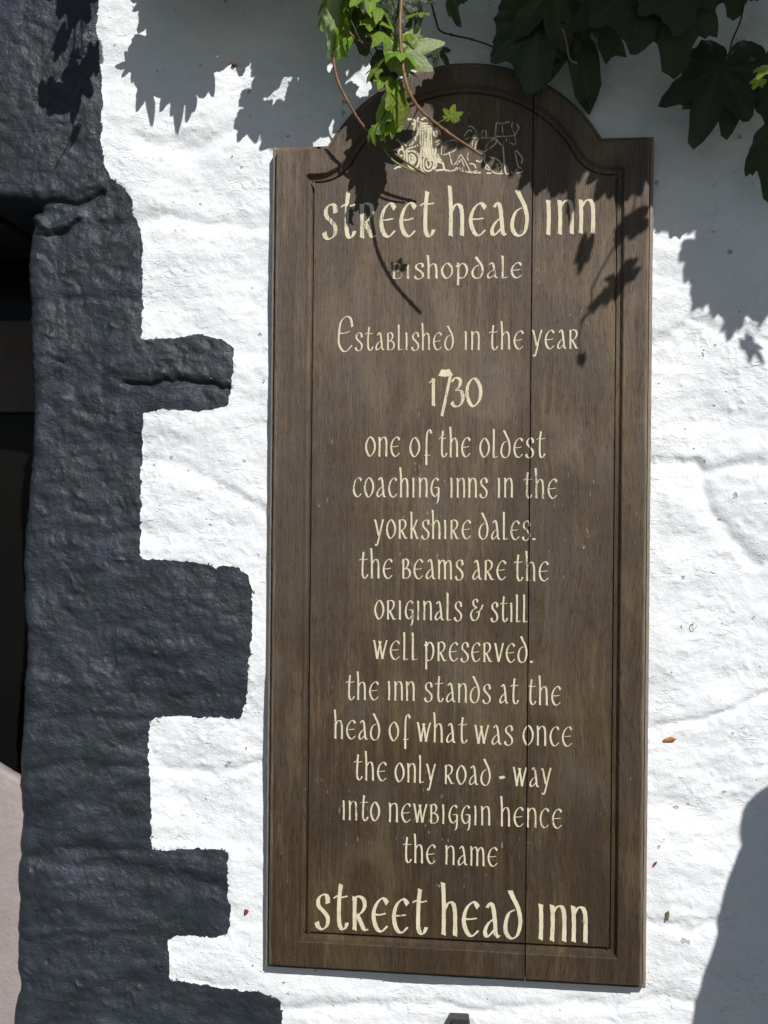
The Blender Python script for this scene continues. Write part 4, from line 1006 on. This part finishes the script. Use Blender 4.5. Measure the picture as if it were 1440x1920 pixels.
# ------------------------------------------------------------------ small things on the wall
def wall_y(x, z):
    i = int(np.clip(np.searchsorted(ax_, x), 0, NX - 1)); j = int(np.clip(np.searchsorted(az_, z), 0, NZ - 1)); return -H[i, j]
def onwall(px, py, off=0.002):
    p = U(px, py); return Vector((p.x, wall_y(p.x, p.z) - off, p.z))
def flat_leaf(name, px, py, size, rot, mat, label, cat, sx=.5, thick=.0006):
    me, ol = leaf_mesh('round', .5, int(px)); vs = [Vector(v.co) for v in me.vertices]; n = 24
    vs, fs = [(0, 0, 0)], []
    for q in (.5, 1.0):
        for k in range(n):
            a = 2 * math.pi * k / n; r = q * (1 + .05 * math.sin(5 * a)); y = r * math.sin(a); x = r * math.cos(a) * sx * (1 - .5 * abs(y) ** 2)
            vs.append((x, y, -.25 * x * x * 4 + .15 * y * y * q))
    fs = [(0, 1 + k, 1 + (k + 1) % n) for k in range(n)] + [(1 + k, 1 + n + k, 1 + n + (k + 1) % n, 1 + (k + 1) % n) for k in range(n)]
    me = pymesh(name, vs, fs); bm = bmesh.new(); bm.from_mesh(me); bmesh.ops.solidify(bm, geom=bm.faces[:], thickness=.08); bm.to_mesh(me); bm.free()
    o = link(name, me, mat); M = basis((math.sin(rot), -.15, math.cos(rot)), (0.1, -1, .1)).to_4x4() @ Matrix.Diagonal((size, size, size, 1)); M.translation = onwall(px, py, .003)
    o.matrix_world = M; tag(o, label, cat); return o
flat_leaf('dead_leaf', 1255, 1387, .0125, 1.35, M_DRY, 'small dry orange leaf stuck on the white wall right of the sign', 'leaf', .42)
flat_leaf('dead_leaf', 462, 1709, .0065, .4, M_DRYRED, 'tiny red dry leaf scrap on the white wall left of the sign foot', 'leaf', .75)
flat_leaf('dead_leaf', 1227, 1617, .006, .5, M_DRYRED, 'tiny dark red scrap close beside the lower right edge of the sign', 'leaf', .4)
flat_leaf('dry_bud', 1250, 1712, .010, .05, M_DRYOL, 'small olive dry bud on the white wall beside the sign foot', 'bud', .38)
# nail in a hole
p = onwall(437, 119, 0); vs, fs = tube_geo([p + Vector((0, .006, 0)), p + Vector((0, -.004, 0)), p + Vector((0, -.0045, 0)), p + Vector((0, -.006, 0))], .0042, .0042, 10)
tag(link('nail', pymesh('nail', vs, fs), M_RUST), 'rusty nail head in the shaded white wall left of the sign top', 'nail')
# dried tendril curl
q = onwall(1300, 1172, .004); pts = [q + Vector((math.cos(a) * .004, -.0007 * a, math.sin(a) * .0055)) for a in np.linspace(.9, 6.6, 20)]
vs, fs = tube_geo(pts, .0009, .0006, 6); tag(link('dry_tendril', pymesh('dry_tendril', vs, fs), M_DRYPALE), 'dry curled tendril clinging to the white wall right of the sign', 'tendril')
# iron stub at the bottom edge of the picture
bx = U(838, 1906, .05); bx2 = U(881, 1906, .05)
IR = tag(empty('iron_bracket', (bx.x, 0, bx.z - .16)), 'black iron bracket on the white wall just below the sign', 'bracket')
zz = U(860, 1915, .04).z
boxobj('plate', [((bx.x + .002, -.022, zz - .20), (bx2.x - .002, .01, zz - .004))], M_IRON, IR, .004)
boxobj('bar', [((bx.x + .004, -.040, zz - .16), (bx2.x, -.022, zz))], M_IRON, IR, .005)

# ------------------------------------------------------------------ unseen folded parasol shape, added to cast the shade low on the right
pd = 0.60; pax = U(1452, 1700).x + SA * pd; ptop = U(1440, 1484).z + SB * pd
PA = tag(empty('unseen_parasol', (pax, -pd, 0)), 'unseen folded parasol added right of the sign to cast shade on the wall', 'parasol')
prf = [(0, .004), (.006, .022), (.020, .045), (.046, .054), (.068, .052), (.082, .050), (.12, .066), (.18, .086), (.25, .094), (.30, .106), (.36, .120), (.44, .131), (.60, .142), (.75, .15), (.90, .15), (.96, .13), (.965, .05)]
NS = 56; vs, fs = [], []
sprf = catmull([(a_, b_, 0) for a_, b_ in prf], 4)
for p in sprf:
    for k in range(NS):
        a_ = 2 * math.pi * k / NS; fo = .10 * min(1, max(0, p.x - .07) * 4); r = max(.002, p.y) * (1 + fo * math.sin(a_ * 8 + p.x * 1.5))
        vs.append((pax + r * math.cos(a_), -pd + r * math.sin(a_), ptop - p.x))
for i in range(len(sprf) - 1):
    for k in range(NS):
        k2 = (k + 1) % NS; fs.append((i * NS + k, (i + 1) * NS + k, (i + 1) * NS + k2, i * NS + k2))
link('canopy', pymesh('canopy', vs, fs), M_CANVAS, PA)
vs, fs = tube_geo([Vector((pax, -pd, .05 + (ptop - .1) * i / 6)) for i in range(7)], .019, .019, 14); link('pole', pymesh('pole', vs, fs), M_POLE, PA)
vs, fs = tube_geo([Vector((pax, -pd, z)) for z in (.002, .05, .062)], .20, .20, 28); vs2, fs2 = tube_geo([Vector((pax, -pd, .06)), Vector((pax, -pd, .20))], .03, .03, 16, vs, fs)
link('base', pymesh('base', vs2, fs2), M_CONC, PA)
